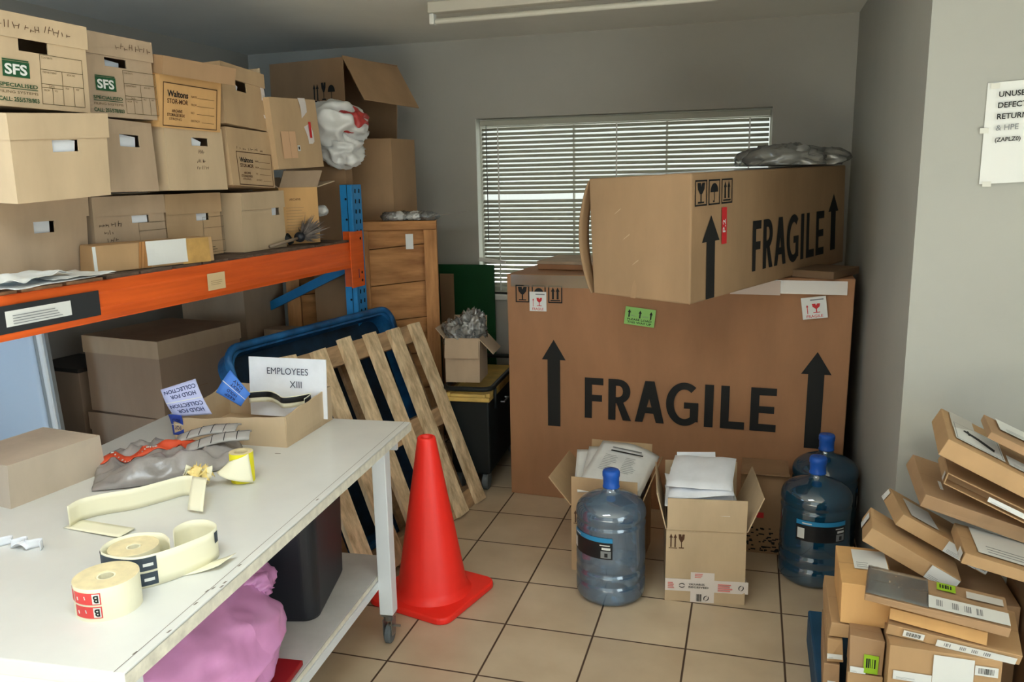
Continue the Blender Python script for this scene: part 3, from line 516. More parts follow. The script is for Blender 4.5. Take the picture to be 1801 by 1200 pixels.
# second carton under its left half so that it rests on something
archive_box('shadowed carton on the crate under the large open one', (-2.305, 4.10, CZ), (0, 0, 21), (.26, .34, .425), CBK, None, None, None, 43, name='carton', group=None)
# plastic bags stuffed between
def blob(m, c, dims, seed, mtl, amp=.25, fr=3.0, n=40, X=None, ridge=.5, flat=None, fine=.5):
    def fn(u, v):
        th = u * 2 * math.pi; ph = (v - .5) * math.pi; q = Vector((math.cos(th) * math.cos(ph), math.sin(th) * math.cos(ph), math.sin(ph)))
        s_ = Vector((seed * 3.1, seed * 1.7, seed * .9)); a = noise.noise(q * fr * .5 + s_) * .6 + (abs(noise.noise(q * fr + s_)) * -2 + .6) * ridge + (abs(noise.noise(q * fr * 2.3 + s_)) * -1 + .3) * ridge * fine
        r = 1 + amp * a; p = Vector((q.x * dims[0] / 2 * r, q.y * dims[1] / 2 * r, q.z * dims[2] / 2 * r))
        if flat is not None and p.z < flat: p.z = flat + (p.z - flat) * .04
        return Vector(c) + p
    m.surf(fn, n * 2, n, mtl, 0, X)
t = thing('plastic_bag', 'crumpled white carrier bag with a red patch above the orange carton', 'bag', (-2.0, 3.775, 1.86))
m = MB(); blob(m, (0, 0, .045), (.27, .28, .21), 4, BAGW, .40, 1.5, 44, ridge=1.0, fine=.12); m.build('bag_body', t, smooth=True)
m = MB(); blob(m, (.068, .018, .070), (.17, .18, .12), 7, BAGR, .4, 1.6, 26, ridge=1.0, fine=.1); m.build('red_panel', t, smooth=True, label='red plastic')
m = MB(); blob(m, (.03, -.02, -.075), (.20, .20, .15), 9, BAGW, .40, 1.7, 34, ridge=1.0, fine=.12); m.build('lower_fold', t, smooth=True)
t = thing('plastic_wrap', 'heap of crumpled clear wrap lying on top of the crate', 'plastic', (-1.80, 4.08, CZ), (0, 0, 20)); m = MB()
for k in range(7):
    rd = random.Random(60 + k); blob(m, (-.06 + k * .034, rd.uniform(-.06, .04), .022), (.10, .12, .05), k + 3, (CLEARP, BAGW, CLEARP)[k % 3], .5, 3.5, 12, flat=-.02)
m.build('wrap', t, smooth=True)
m = MB(); m.surf(lambda u, v: (u * .23, v * .17, .012 + .02 * u * u), 8, 4, mat('grey_card', (160, 150, 140), .6), .002); m.build('card_sheet', label='thin grey card sticking out over the right edge of the crate', cat='card', loc=(-1.77, 4.24, CZ), rot=(0, 0, 4), smooth=True)
m = MB(); blob(m, (0, 0, 0), (.07, .05, .05), 31, BAGW, .3, 3, 14); m.build('foam_scrap', label='small white scrap tucked behind the blue upright', cat='scrap', loc=(-2.035, 3.64, DECKZ + .145), smooth=True)
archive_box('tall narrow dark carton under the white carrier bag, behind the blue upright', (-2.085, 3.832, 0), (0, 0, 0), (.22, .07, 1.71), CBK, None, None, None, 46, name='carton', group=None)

# ------------------------------------------------------------------ under the rack
archive_box('large lidded storage box with a dark dusty top, under the rack', (-2.530, 3.035, .662), (0, 0, 82), (.47, .44, .338), CBU, .075, None, lambda f, w, h: (f.rect(.1, .10, .25, .102, CBK)), 51, lidtint=CBG, group='storage boxes under the rack', name='storage_box', j=.003)
archive_box('lidded storage box directly below the dark-topped one', (-2.53, 3.03, .334), (0, 0, 82.5), (.475, .45, .324), CBU, .08, (-.2, -.11, .17, .2), None, 52, group='storage boxes under the rack', name='storage_box', j=.003)
archive_box('lowest storage box standing on the floor under the rack', (-2.53, 3.03, 0), (0, 0, 82), (.47, .45, .330), CBU, .08, None, None, 53, group='storage boxes under the rack', name='storage_box', j=.003)
archive_box('grey-brown carton at the back under the rack, beside the crate', (-2.62, 3.70, .60), (0, 0, 0), (.37, .36, .55), CBG, None, None, None, 54, group='cartons at the back under the rack', name='carton')
archive_box('carton carrying the grey-brown one at the back under the rack', (-2.62, 3.70, 0), (0, 0, 0), (.38, .37, .597), CBD, None, None, None, 55, group='cartons at the back under the rack', name='carton')
archive_box('low brown carton in front of the crate under the rack', (-2.18, 3.66, 0), (0, 0, 0), (.40, .14, .90), CBG, None, None, None, 56, group='cartons at the back under the rack', name='carton')
m = MB(); m.box(-.15, .15, -.13, .13, 0, .30, CBU); m.box(-.155, .155, -.135, .135, .30, .318, mat('black_lid', (48, 44, 42), .6)); f = Face(m, (-.15, -.13, 0), (1, 0, 0), (0, 0, 1)); f.scribble(.02, .22, .05, .05, LABEL, 4, 31)
m.build('lidded_carton', label='small black-lidded carton beside the pale blue panel under the rack', cat='box', loc=(-2.99, 3.00, .52), rot=(0, 0, -6), bevel=.003)
archive_box('plain box carrying the black-lidded carton by the left wall', (-2.985, 3.00, 0), (0, 0, -6), (.31, .28, .518), CBU, None, None, None, 57, group=None, name='carton')
archive_box('low grey carton on the floor between the bench and the storage boxes', (-2.42, 2.46, 0), (0, 0, 84), (.46, .48, .46), CBG, None, None, None, 58, group=None, name='carton')
pn = thing('blue_panel', 'pale blue corrugated panel with a white edge standing under the rack near the left wall', 'panel', (-2.70, 2.62, 0), (0, -3.5, 0))
m = MB(); m.surf(lambda u, v: (-.37 + .30 * u, -.012 * math.sin(u * 3.1), .03 + 1.15 * v), 10, 3, BLUEW, .012); m.build('sheet', pn, smooth=True)
m = MB(); m.box(-.068, -.045, .002, .012, .03, 1.18, mat('grey_edge', (150, 156, 160), .6)); m.build('joint_strip', pn)
m = MB(); m.tube([(-.028, 0, .03), (-.028, 0, 1.18)], .016, WSTEEL, 12); m.box(-.012, .0, -.006, .012, .03, 1.18, mat('grey_edge', (150, 156, 160), .6)); m.build('edge_rail', pn, smooth=False)

# blue tub leaning behind the pallet
tb = thing('plastic_tray', 'long blue plastic tray leaning behind the wooden pallet', 'tray', (-1.565, 3.235, 0.014), (0, -19.5, -9.5))
m = MB(); w, h, T, dp = 1.15, 1.03, .012, .075
def rr(w, h, r, n=6):
    return [(sx * (w / 2 - r) + r * math.cos(a0 + k * math.pi / 2 / n), h / 2 + sz * (h / 2 - r) + r * math.sin(a0 + k * math.pi / 2 / n)) for sx, sz, a0 in ((1, 1, 0), (-1, 1, math.pi / 2), (-1, -1, math.pi), (1, -1, 1.5 * math.pi)) for k in range(n + 1)]
o_ = rr(w, h, .07); i_ = [(x * (w - .05) / w, h / 2 + (z - h / 2) * (h - .05) / h) for x, z in o_]; n = len(o_)
vs = [(0, y, z) for y, z in o_] + [(0, y, z) for y, z in i_] + [(-dp, y * .98, h / 2 + (z - h / 2) * .98) for y, z in i_] + [(-dp - .01, y * .97, h / 2 + (z - h / 2) * .97) for y, z in o_]
fs = []
for a in range(n):
    b = (a + 1) % n; fs += [(a, b, n + b, n + a), (n + a, n + b, 2 * n + b, 2 * n + a), (b, a, 3 * n + a, 3 * n + b)]
fs += [tuple(range(3 * n, 4 * n))[::-1]]
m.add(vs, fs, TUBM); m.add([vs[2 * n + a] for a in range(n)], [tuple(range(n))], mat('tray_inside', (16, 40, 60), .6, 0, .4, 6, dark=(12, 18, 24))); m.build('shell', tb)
m = MB(); m.tube([(.004, y, z) for y, z in o_], .016, TUBM, 8, True); m.build('rim', tb, smooth=True)

# wooden pallet leaning
pl = thing('wooden_pallet', 'wooden slatted pallet leaning beside the table and the cone', 'pallet', (-1.345, 3.265, .010), (0, 0, 0))
yaw, lean, rl = R(-6.93), R(22.2), R(-1.51)
a_ = Vector((-math.sin(yaw), math.cos(yaw), 0)); n_ = Vector((-math.cos(yaw), -math.sin(yaw), 0)); b_ = n_ * math.sin(lean) + Vector((0, 0, math.cos(lean))); a2 = a_ * math.cos(rl) + b_ * math.sin(rl); b2 = b_ * math.cos(rl) - a_ * math.sin(rl); c2 = a2.cross(b2)
PM = Matrix(((a2.x, b2.x, c2.x, 0), (a2.y, b2.y, c2.y, 0), (a2.z, b2.z, c2.z, 0), (0, 0, 0, 1)))
for k in range(6):
    x = (k - 2.5) * .2; rd = random.Random(70 + k); wd = .047 + rd.uniform(-.003, .004); m = MB(); e = rd.uniform(-.012, .012); e2 = rd.uniform(-.01, .012); base = .012
    def pk(u, v, x=x, wd=wd, e=e, e2=e2, k=k):
        ys = base + v * (.988 + e2) + (u - .5) * e; return (x + (u * 2 - 1) * wd + .003 * noise.noise(Vector((k * 5.1 + u, v * 6, 0))), ys, .0 + .002 * noise.noise(Vector((k * 3., v * 3, u))))
    m.surf(pk, 4, 24, WOOD, .02, PM); o = m.build('face_slat', pl)
for z in (.055, .50, .945):
    m = MB(); m.box(-.56, .56, z - .045, z + .045, -.115, -.022, WOOD2, PM); m.build('stringer', pl, bevel=.003)
for x in (-.5, 0, .5):
    m = MB(); m.box(x - .05, x + .05, .01, .985, -.137, -.117, WOOD2, PM); m.build('back_slat', pl)

# ------------------------------------------------------------------ trolley, green board
t = thing('tool_trolley', 'black trolley with a yellow tray top and tubular rail, behind the pallet', 'trolley', (-1.405, 4.245, 0), (0, 0, 3.5))
m = MB(); m.box(-.105, .105, -.36, .36, .10, .50, DARKP); m.build('cabinet', t, bevel=.01)
m = MB(); m.box(-.115, .115, -.385, .385, .50, .525, YEL); m.box(.095, .118, -.385, .385, .525, .548, YEL); m.box(-.118, -.095, -.385, .385, .525, .548, YEL); m.box(-.095, .095, -.39, -.36, .525, .543, YEL); m.build('tray_top', t, bevel=.006)
pa = []
for cx, cy, a0 in ((.075, -.355, 270), (.075, .355, 0), (-.075, .355, 90), (-.075, -.355, 180)):
    for k in range(6): pa.append((cx + .05 * math.cos(R(a0 + k * 18)), cy + .05 * math.sin(R(a0 + k * 18)), .575))
m = MB(); m.tube(pa, .013, DARKP, 10, True); m.build('rail', t, smooth=True)
for x, y in ((.125, -.3), (.125, .3), (-.125, .3), (-.125, -.3)):
    m = MB(); m.tube([(x, y, .45), (x, y, .575)], .009, DARKP, 8); m.build('rail_post', t, smooth=True)
for x, y in ((.07, -.31), (.07, .31), (-.07, .31), (-.07, -.31)):
    m = MB(); m.lathe([(0, -.016), (.045, -.016), (.05, -.01), (.05, .01), (.045, .016), (0, .016)], RUBBER, 20, Xf((x, y, .05), (0, 90, 0))); m.box(x - .024, x + .024, y - .02, y + .02, .085, .10, CHROME); m.build('caster', t)
m = MB(); m.tube([(.106, -.1, .43), (.125, -.1, .43), (.125, .0, .43), (.106, 0, .43)], .005, CHROME, 8); m.build('handle', t)
def bubble(t, w, d, h): pass
open_box('small open carton stuffed with bubble wrap on the trolley', (-1.435, 4.015, .590), (0, 0, 6), (.185, .20, .235), CBG, {'front': (.105, 168, .0), 'right': (.11, 140, .02), 'back': (.09, 12, 0), 'left': (.07, 40, 0)}, 61)
t = thing('bubble_wrap', 'crumpled clear bubble wrap bulging from the carton on the trolley', 'plastic', (-1.435, 4.015, .80)); m = MB(); blob(m, (-.035, -.01, .03), (.15, .15, .13), 2, BUBW, .55, 3.0, 34, ridge=1.0); blob(m, (.03, .02, .06), (.12, .12, .17), 12, BUBW, .6, 3.0, 34, ridge=1.0); m.build('wrap', t, smooth=True)
m = MB(); m.box(-.095, .095, -.1, .1, 0, .012, DARKP); m.box(-.011, .011, -.01, .01, .012, .2, DARKP)
m = MB(); m.box(-.215, .175, -.008, .008, 0, 1.117, GREENB); m.build('green_board', label='tall dark green board standing against the wall under the blind', cat='board', loc=(-1.685, 4.775, 0), bevel=.003)
m = MB(); m.box(-.045, .045, -.004, .004, 0, 1.065, CBK); m.build('cardboard_strip', label='narrow cardboard strip standing between the crate and green board', cat='cardboard', loc=(-1.80, 4.715, 0), rot=(0, 0, 0))
m = MB(); m.cbox((0, 0, 0), (.17, .03, .022), LABEL, Xf((0, 0, 0), (0, 7, 0))); m.build('white_strip', label='short white strip resting on the green board', cat='strip', loc=(-1.52, 4.775, 1.141), bevel=.003)

# ------------------------------------------------------------------ the two FRAGILE boxes
t = thing('fragile_carton', 'huge brown upright carton printed FRAGILE, standing on the floor', 'box', (-.352, 4.185, 0), (0, 0, -3.2)); w, d, h = 1.61, .62, 1.163; m = MB()
m.box(-w / 2, w / 2, -d / 2, d / 2, 0, h, CBR); f = front(m, w, d, h)
fragile_word(f, .400, .446, .912, .207, INK); f.arrow(.240, .388, .124, .449, INK, .23, .53); f.arrow(1.474, .384, .130, .449, INK, .23, .53)
for x, k in ((.080, 0), (.165, 1), (.250, 2)):
    f.frame(x - .036, 1.022, x + .036, 1.110, .006, INK)
    (f.glass if k == 0 else f.umbrella if k == 1 else f.twin)(x, 1.032, .050, .068, INK)
f.rect(0, .93, .004, 1.16, CBD)
fb_off = {(0, 0, 0): (0.0, 0, 0), (1, 0, 0): (.0, -.015, 0), (0, 0, 1): (.0, .0, 0), (1, 0, 1): (.012, .02, .008), (0, 1, 1): (.012, 0, 0)}
m.warp(w, d, h, fb_off); m.build('body', t, bevel=.004)
def sticker(parent, X, w, h, base, draw, name='sticker', label=None):
    m = MB(); m.box(0, w, -.0006, 0, 0, h, base, X); q = X.to_3x3(); f = Face(m, X @ Vector((0, -.0006, 0)), q @ Vector((1, 0, 0)), q @ Vector((0, 0, 1)), .0004); draw(f, w, h); return m.build(name, parent, label=label)
def d_frag(f, w, h):
    f.text('FRAGILE', w * .16, h * .05, h * .13, RED, w * .66, .01); f.glass(w * .58, h * .27, w * .36, h * .42, RED); f.arrow(w * .22, h * .24, w * .1, h * .42, RED, .25, .3); f.rect(w * .36, h * .84, w * .9, h * .9, GREYINK)
def d_up(f, w, h):
    for x in (.14, .5, .86): f.arrow(w * x, h * .42, w * .11, h * .44, INK, .4, .42)
    f.lines(w * .2, h * .5, w * .2, h * .08, 2, GREYINK, 1, .3); f.lines(w * .58, h * .5, w * .2, h * .08, 2, GREYINK, 2, .3)
    f.text('PLEASE LOAD', w * .1, h * .25, h * .12, INK, w * .8, .02); f.text('THIS WAY UP', w * .1, h * .08, h * .12, INK, w * .8, .02)
F0 = -d / 2 - .0016
sticker(t, Xf((-w / 2 + .118, F0, .980)), .088, .098, LABEL, d_frag, label='white and red fragile sticker')
sticker(t, Xf((-w / 2 + 1.412, F0 - .001, .985), (0, -8, 0)), .105, .098, LABEL, d_frag, label='white and red fragile sticker')
sticker(t, Xf((-w / 2 + .597, F0, .935), (0, 6, 0)), .146, .086, GREENL, d_up, label='green this way up sticker')
m = MB(); m.box(-w / 2 + .02, w / 2 - .02, F0 + .0002, F0 + .0008, h - .062, h - .001, TAPE); m.box(w / 2 - .52, w / 2 - .30, F0 - .0006, F0, h - .070, h - .004, TAPE2); m.build('packing_tape', t, label='clear packing tape')
# flat cardboard and loose cartons on the big box, behind the upper one
m = MB(); m.box(-.17, .17, -.17, .17, 0, .028, CBR); m.box(-.174, .174, -.174, .174, .028, .045, CBG); m.build('flat_carton', label='flat carton lying on the big box left of the upper box', cat='box', loc=(-.88, 4.28, 1.165), rot=(0, 0, -6), bevel=.003)
m = MB(); rd = random.Random(4); m.box(-.10, .10, -.14, .14, 0, .034, cardboard(116, 92, 70)); m.build('loose_carton', label='low dark carton on the right end of the big box', cat='box', loc=(.330, 3.975, 1.172), rot=(0, 0, -28), bevel=.003)

t = thing('fragile_carton', 'long tan carton printed FRAGILE lying crosswise on the huge one', 'box', (-.087, 3.864, 1.171), (1.2, -.6, -26.0)); w, d, h = .466, 1.50, .478; m = MB()
m.box(-w / 2, w / 2, -d / 2, d / 2, 0, h, CBT); f = rightf(m, w, d, h)
fragile_word(f, .494, .066, .745, .206, INK); f.arrow(.145, .004, .135, .314, INK, .31, .48); f.arrow(1.35, .075, .125, .27, INK, .31, .48)
for x, k in ((.066, 0), (.166, 1), (.266, 2)):
    f.frame(x - .044, .356, x + .044, .450, .006, INK); (f.glass if k == 0 else f.umbrella if k == 1 else f.twin)(x, .366, .060, .074, INK)
f2 = front(m, w, d, h); f2.poly([(.19, .0), (.215, .0), (.222, .05), (.212, .075), (.200, .05)], CBD)
for x, y in ((.12, .33), (.16, .23), (.2, .13)): f2.poly([(x, y), (x + .03, y + .02), (x + .034, y + .026), (x + .006, y + .006)], CBL)
m.warp(w, d, h, {(0, 0, 0): (.012, .0, .012), (1, 0, 0): (0, -.01, 0), (0, 0, 1): (.0, .0, -.004), (1, 0, 1): (0, 0, .006), (1, 1, 1): (-.006, 0, 0)}); m.build('body', t, bevel=.006)
m = MB(); m.surf(lambda u, v: (-w / 2 - .004 - .055 * math.sin(u * math.pi) ** .8 * (1 - .2 * v), -d / 2 + .002 + .25 * v * .2, .01 + .455 * u), 14, 3, CBT, .005); m.build('end_flap', t, smooth=True)
m = MB(); f = Face(m, (w / 2 + .001, -d / 2, 0), (0, 1, 0), (0, 0, 1)); f.rect(.222, .205, .262, .346, RED); f.text('P.2', .252, .25, .022, LABEL, .05, .02, 1, 90); m.build('sticker', t, label='red sticker')
m = MB(); m.surf(lambda u, v: ((u - .5) * (w - .01), -d / 2 + .1 + v * 1.2, h + .0045 + .002 * noise.noise(Vector((u * 3, v * 8, 1)))), 6, 20, TAPE, .0005); m.build('packing_tape', t)
t = thing('plastic_wrap', 'clear plastic sheet heaped on the far end of the upper box', 'plastic', (.20, 4.34, 1.66), (0, 0, -26)); m = MB()
for k in range(5): rd = random.Random(k); blob(m, (rd.uniform(-.08, .08), -.26 + k * .12, .03), (.30, .22, .13), k + 20, BUBW, .45, 1.8, 24, flat=-.02, ridge=.9, fine=.3)
m.build('wrap', t, smooth=True)

# ------------------------------------------------------------------ open boxes of paper on the floor
def icons(m, w, d, h):
    f = front(m, w, d, h); f.arrow(.018, h - .075, .013, .055, INKB, .3, .4); f.arrow(.034, h - .075, .013, .055, INKB, .3, .4); f.rect(.010, h - .080, .042, h - .077, INKB); f.glass(.058, h - .079, .026, .058, INKB)
open_box('open carton full of documents behind the clear water bottle', (-.536, 3.319, 0), (0, 0, -2.1), (.279, .355, .29), CB, {'front': (.128, 1, 0), 'left': (.15, 40, 0), 'back': (.17, 8, 0), 'right': (.13, 20, 0)}, 81, prints=icons)
DX = Xf((-.536, 3.319, 0), (0, 0, -2.1))
def doc_stack(name, label, X, w, d, h, n, seed, group=None):
    m = MB(); rd = random.Random(seed)
    for k in range(n): m.cbox((rd.uniform(-.006, .006), rd.uniform(-.006, .006), h * (k + .5) / n), (w, d, h / n * .8), PAPER, Xf((0, 0, 0), (0, 0, rd.uniform(-3, 3))))
    o = m.build(name, label=label, cat='papers', group=group); o.matrix_world = X; return o
doc_stack('paper_stack', 'stack of documents filling the left open carton', DX @ Xf((0, 0, .006)), .25, .30, .36, 12, 3)
def sheet(label, X, w, d, seed, curl=.02, heading=True, group='loose sheets on the left open carton'):
    m = MB(); m.surf(lambda u, v: ((u - .5) * w, (v - .5) * d, curl * (abs(u - .5) * 2) ** 2 * (1 if u > .5 else .3) * -1 + .004 * noise.noise(Vector((u * 3, v * 3, seed)))), 12, 10, PAPER, .001)
    f = Face(m, (-w / 2, -d / 2, .0035), (1, 0, 0), (0, 1, 0))
    if heading: f.rect(w * .25, d * .80, w * .75, d * .83, GREYINK); f.rect(w * .25, d * .72, w * .8, d * .75, INK); f.lines(w * .2, d * .25, w * .28, d * .4, 10, GREYINK, seed, .2); f.lines(w * .55, d * .25, w * .25, d * .4, 10, GREYINK, seed + 1, .2)
    o = m.build('paper_sheet', label=label, cat='paper', group=group, smooth=True); o.matrix_world = X
sheet('lowest loose sheet poking out on the left of the open carton', DX @ Xf((-.055, .0, .405), (14, 4, 12)), .21, .26, 1, .02, False)
sheet('middle loose sheet fanned on the document carton', DX @ Xf((.0, .0, .418), (14, 2, 6)), .24, .28, 2, .02, False)
sheet('printed top sheet on the document carton behind the clear bottle', DX @ Xf((.035, -.005, .432), (15, 5, -6)), .26, .30, 3, .035)
m = MB(); m.box(-.04, .04, -.06, .06, 0, .004, LABEL); f = Face(m, (-.04, -.06, .004), (1, 0, 0), (0, 1, 0)); f.poly([(.025 + .018 * math.cos(a * .5), .03 + .018 * math.sin(a * .5)) for a in range(13)], INK); f.rect(.05, .01, .055, .1, INK); o = m.build('printed_card', label='small card with a black disc tucked at the left of the documents', cat='card'); o.matrix_world = DX @ Xf((-.085, -.13, .377), (20, 0, 15))
BX = Xf((-.146, 3.180, 0), (0, 0, 7.2))
open_box('open carton of white envelopes with branded tape, between the bottles', (-.146, 3.180, 0), (0, 0, 7.2), (.300, .355, .298), CBL, {'front': (.128, 1, 0), 'left': (.15, 14, 0), 'back': (.15, 5, 0), 'right': (.15, 22, 0)}, 82, prints=icons)
par = [o for o in COL.objects if o.get('label', '').startswith('open carton of white envelopes')][0]; w, d, h = .300, .355, .298
m = MB(); m.box(-w / 2 - .002, w / 2 + .012, -d / 2 - .0022, -d / 2 - .0012, .044, .094, TAPEW); m.box(-.055, .035, -d / 2 - .0032, -d / 2 - .0024, .0, .125, TAPEW); m.box(w / 2 + .004, w / 2 + .006, -d / 2, -d / 2 + .10, .044, .094, TAPEW)
f = Face(m, (-w / 2, -d / 2 - .0034, 0), (1, 0, 0), (0, 0, 1)); PRED = mat('pale_red_print', (226, 130, 126), .5)
f.lines(.008, .056, .03, .028, 4, PRED, 3, .5); f.lines(.198, .052, .075, .034, 4, PRED, 4, .6); f.text('VALUABLES', .088, .072, .008, INK, .06, .01); f.text('RECEIVED', .088, .060, .008, INK, .075, .01); f.lines(.11, .104, .04, .02, 3, PRED, 9, .5)
for x, y, r in ((.062, .069, 0), (.155, .02, 60), (.285, .07, 70)):
    for sg_ in (-1, 1):
        pts = [(x + math.cos(R(r)) * (k - 3) * .0035 - math.sin(R(r)) * sg_ * (.010 - .0006 * (k - 3) ** 2), y + math.sin(R(r)) * (k - 3) * .0035 + math.cos(R(r)) * sg_ * (.010 - .0006 * (k - 3) ** 2)) for k in range(7)]
        pts += [(x + math.cos(R(r)) * (k - 3) * .0035 - math.sin(R(r)) * sg_ * (.0065 - .0006 * (k - 3) ** 2), y + math.sin(R(r)) * (k - 3) * .0035 + math.cos(R(r)) * sg_ * (.0065 - .0006 * (k - 3) ** 2)) for k in range(6, -1, -1)]
        f.poly(pts, INK, 1)
f.barcode(.118, .006, .022, .03, INK, 5, 8, 1)
m.build('printed_tape', par, label='white tape with red and black print')
def envelope(label, X, w, d, t, seed):
    m = MB()
    def fn(s_):
        def g(u, v):
            e = (max(0, 1 - (2 * u - 1) ** 4) * max(0, 1 - (2 * v - 1) ** 4)) ** .5
            return ((u - .5) * w, (v - .5) * d, s_ * t / 2 * e * (1 + .35 * noise.noise(Vector((u * 3, v * 3, seed)))) + .012 * math.sin(u * 3 + seed) + .008 * noise.noise(Vector((u * 2, v * 2, seed + .5))))
        return g
    m.surf(fn(1), 14, 14, WHITE); m.surf(lambda u, v: fn(-1)(1 - u, v), 14, 14, WHITE); o = m.build('envelope', label=label, cat='envelope', group='envelopes in the open carton', smooth=True); o.matrix_world = X
for k, (x, y, z, rx, ry, rz, s_) in enumerate(((-.02, -.02, .352, 3, 0, 4, 'bottom envelope of the visible pile in the taped carton'), (-.03, -.045, .384, 4, 2, -3, 'fourth envelope from the top in the taped carton'), (-.02, -.035, .413, 3, 1, 5, 'third envelope from the top in the taped carton'), (-.015, -.03, .443, 5, -2, -4, 'second envelope from the top in the taped carton'), (-.01, -.01, .472, 8, 5, -9, 'topmost envelope on the pile in the taped carton'))):
    envelope(s_, BX @ Xf((x, y, z), (rx, ry, rz)), .245, .27, .034, k + 1)
envelope('envelope standing behind the pile against the raised rear flap', BX @ Xf((-.02, .125, .42), (68, 0, 6)), .16, .17, .02, 9)
envelope('creased envelope on its side along the right wall of the taped carton', BX @ Xf((.126, -.03, .345), (0, 84, 0)), .14, .24, .016, 11)
doc_stack('paper_stack', 'grey bundle of post under the envelopes in the taped carton', BX @ Xf((0, 0, .006)), .27, .32, .315, 8, 6)
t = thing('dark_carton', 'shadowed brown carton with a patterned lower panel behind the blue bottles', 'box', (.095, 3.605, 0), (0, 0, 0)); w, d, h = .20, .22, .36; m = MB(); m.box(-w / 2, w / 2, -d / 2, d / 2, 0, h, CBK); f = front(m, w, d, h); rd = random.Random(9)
for k in range(60):
    x, y = rd.uniform(.01, .17), rd.uniform(.01, .12); f.rect(x, y, x + rd.uniform(.006, .02), y + .006, INK)
f.rect(.01, .03, .022, .11, INKG); f.rect(.02, .165, .07, .19, LABEL); f.rect(.07, .165, .10, .19, RED); m.build('body', t, bevel=.003)
m = MB(); m.box(-w / 2, w / 2, -.06, .06, 0, .003, CBK, Xf((0, -d / 2 + .02, h + .002), (-12, 0, 0))); m.build('flap', t)

# ------------------------------------------------------------------ water bottles
def bottle(label, loc, rz, body, seed, label_a, water=None, group='large water bottles'):
    t = thing('water_bottle', label, 'bottle', loc, (0, 0, rz), group); r = .136; prof = [(0, .004), (.09, .001), (.12, .004), (.131, .016), (r, .03)]
    def ring(z): return [(r, z - .012), (r - .004, z - .005), (r - .0055, z), (r - .004, z + .005), (r, z + .012)]
    prof += ring(.085) + ring(.135) + [(r, .19), (r - .002, .2), (r - .002, .30), (r, .31)] + ring(.325)
    prof += [(r + .001, .345), (r, .362), (.130, .378), (.117, .393), (.097, .406), (.07, .417), (.047, .424), (.034, .432), (.029, .445), (.027, .47), (.027, .49)]
    m = MB(); m.lathe(prof, body, 48); m.build('shell', t, smooth=True)
    m = MB(); m.lathe([(.0285, .445), (.033, .447), (.033, .452), (.031, .455), (.0315, .487), (.034, .492), (.034, .508), (.030, .516), (.012, .517), (0, .513)], CAPB, 28); m.build('cap', t, smooth=True)
    m = MB(); a0, a1 = label_a; rr_ = r + .0004
    def lat(z0, z1, b0, b1, mt, e=0): m.lathe([(rr_ + e, z0), (rr_ + e, z1)], mt, 20, None, R(b0), R(b1))
    lat(.205, .272, a0, a1, LBLK); lat(.272, .290, a0, a1, LBLUE); s_ = (a1 - a0)
    lat(.215, .258, a0 + s_ * .03, a0 + s_ * .17, LABEL, .0006); lat(.210, .238, a1 - s_ * .22, a1 - s_ * .03, GREYINK, .0006); lat(.243, .252, a1 - s_ * .20, a1 - s_ * .04, LABEL, .0006); lat(.214, .230, a1 - s_ * .15, a1 - s_ * .09, LBLK, .001); lat(.259, .263, a1 - s_ * .24, a1 - s_ * .05, LABEL, .0006); lat(.277, .282, a0 + s_ * .12, a0 + s_ * .3, LABEL, .0006)
    m.build('wrap_label', t, smooth=True, label='black and light blue label')
    if water:
        m = MB(); w_ = [(0, .006), (.085, .006), (.118, .009), (r - .009, .03), (r - .009, water), (0, water)]; m.lathe(w_, BOTW, 40); m.build('water', t, smooth=False, label='blue water')
    return t
bottle('pale clear water bottle standing alone in front of the document carton', (-.490, 2.995, 0), 0, BOTC, 1, (-165, -78))
bottle('front deep blue water bottle beside the parcel pile', (.291, 3.335, 0), 0, BOTD, 2, (-125, -40), .33)
bottle('rear deep blue water bottle in the corner behind the front one', (.348, 3.645, 0), 0, BOTD, 3, (-20, 70), .36)

# ------------------------------------------------------------------ traffic cone
t = thing('traffic_cone', 'orange-red traffic cone standing beside the table end', 'cone', (-1.178, 2.805, 0), (0, 0, -14)); m = MB()
m.prism([(x, y - .19) for x, y in rr(.38, .38, .05)], .028, CONE); m.build('base', t, bevel=.008, segs=3)
m = MB(); m.lathe([(.158, .026), (.150, .034), (.140, .046), (.136, .06), (.036, .652), (.034, .660), (.029, .663), (.024, .658), (.024, .60), (.10, .06)], CONE, 48); m.build('cone_body', t, smooth=True)

# ------------------------------------------------------------------ workbench
TZ = .78; tb_rot = 4.1
wb = thing('workbench', 'white rolling workbench with a lower shelf', 'table', (-1.156, 2.611, 0), (0, 0, tb_rot))       # local: x<0 to the left, y<0 towards the camera
TW, TL_ = .95, 1.553
m = MB(); m.box(-TW, 0, -TL_, 0, TZ - .035, TZ, TTOP); rd = random.Random(3); f = Face(m, (0, -TL_, TZ - .035), (0, 1, 0), (0, 0, 1)); f.rect(.0, .003, TL_, .032, EDGE)
f3 = Face(m, (-TW, -TL_, TZ), (1, 0, 0), (0, 1, 0), .0003); SC = mat('scuff', (128, 118, 108), .8)
f3.rect(TW - .022, .0, TW - .0205, TL_, SC)
for k in range(9): x, y = TW - rd.uniform(.001, .03), abs(rd.gauss(.28, .16)); f3.poly([(x, y), (x + .004, y + .002), (x + .005, y + .014), (x + .001, y + .012)], SC)
f3.rect(.63, 1.15, .65, 1.156, SC)
m.build('tabletop', wb, bevel=.003)
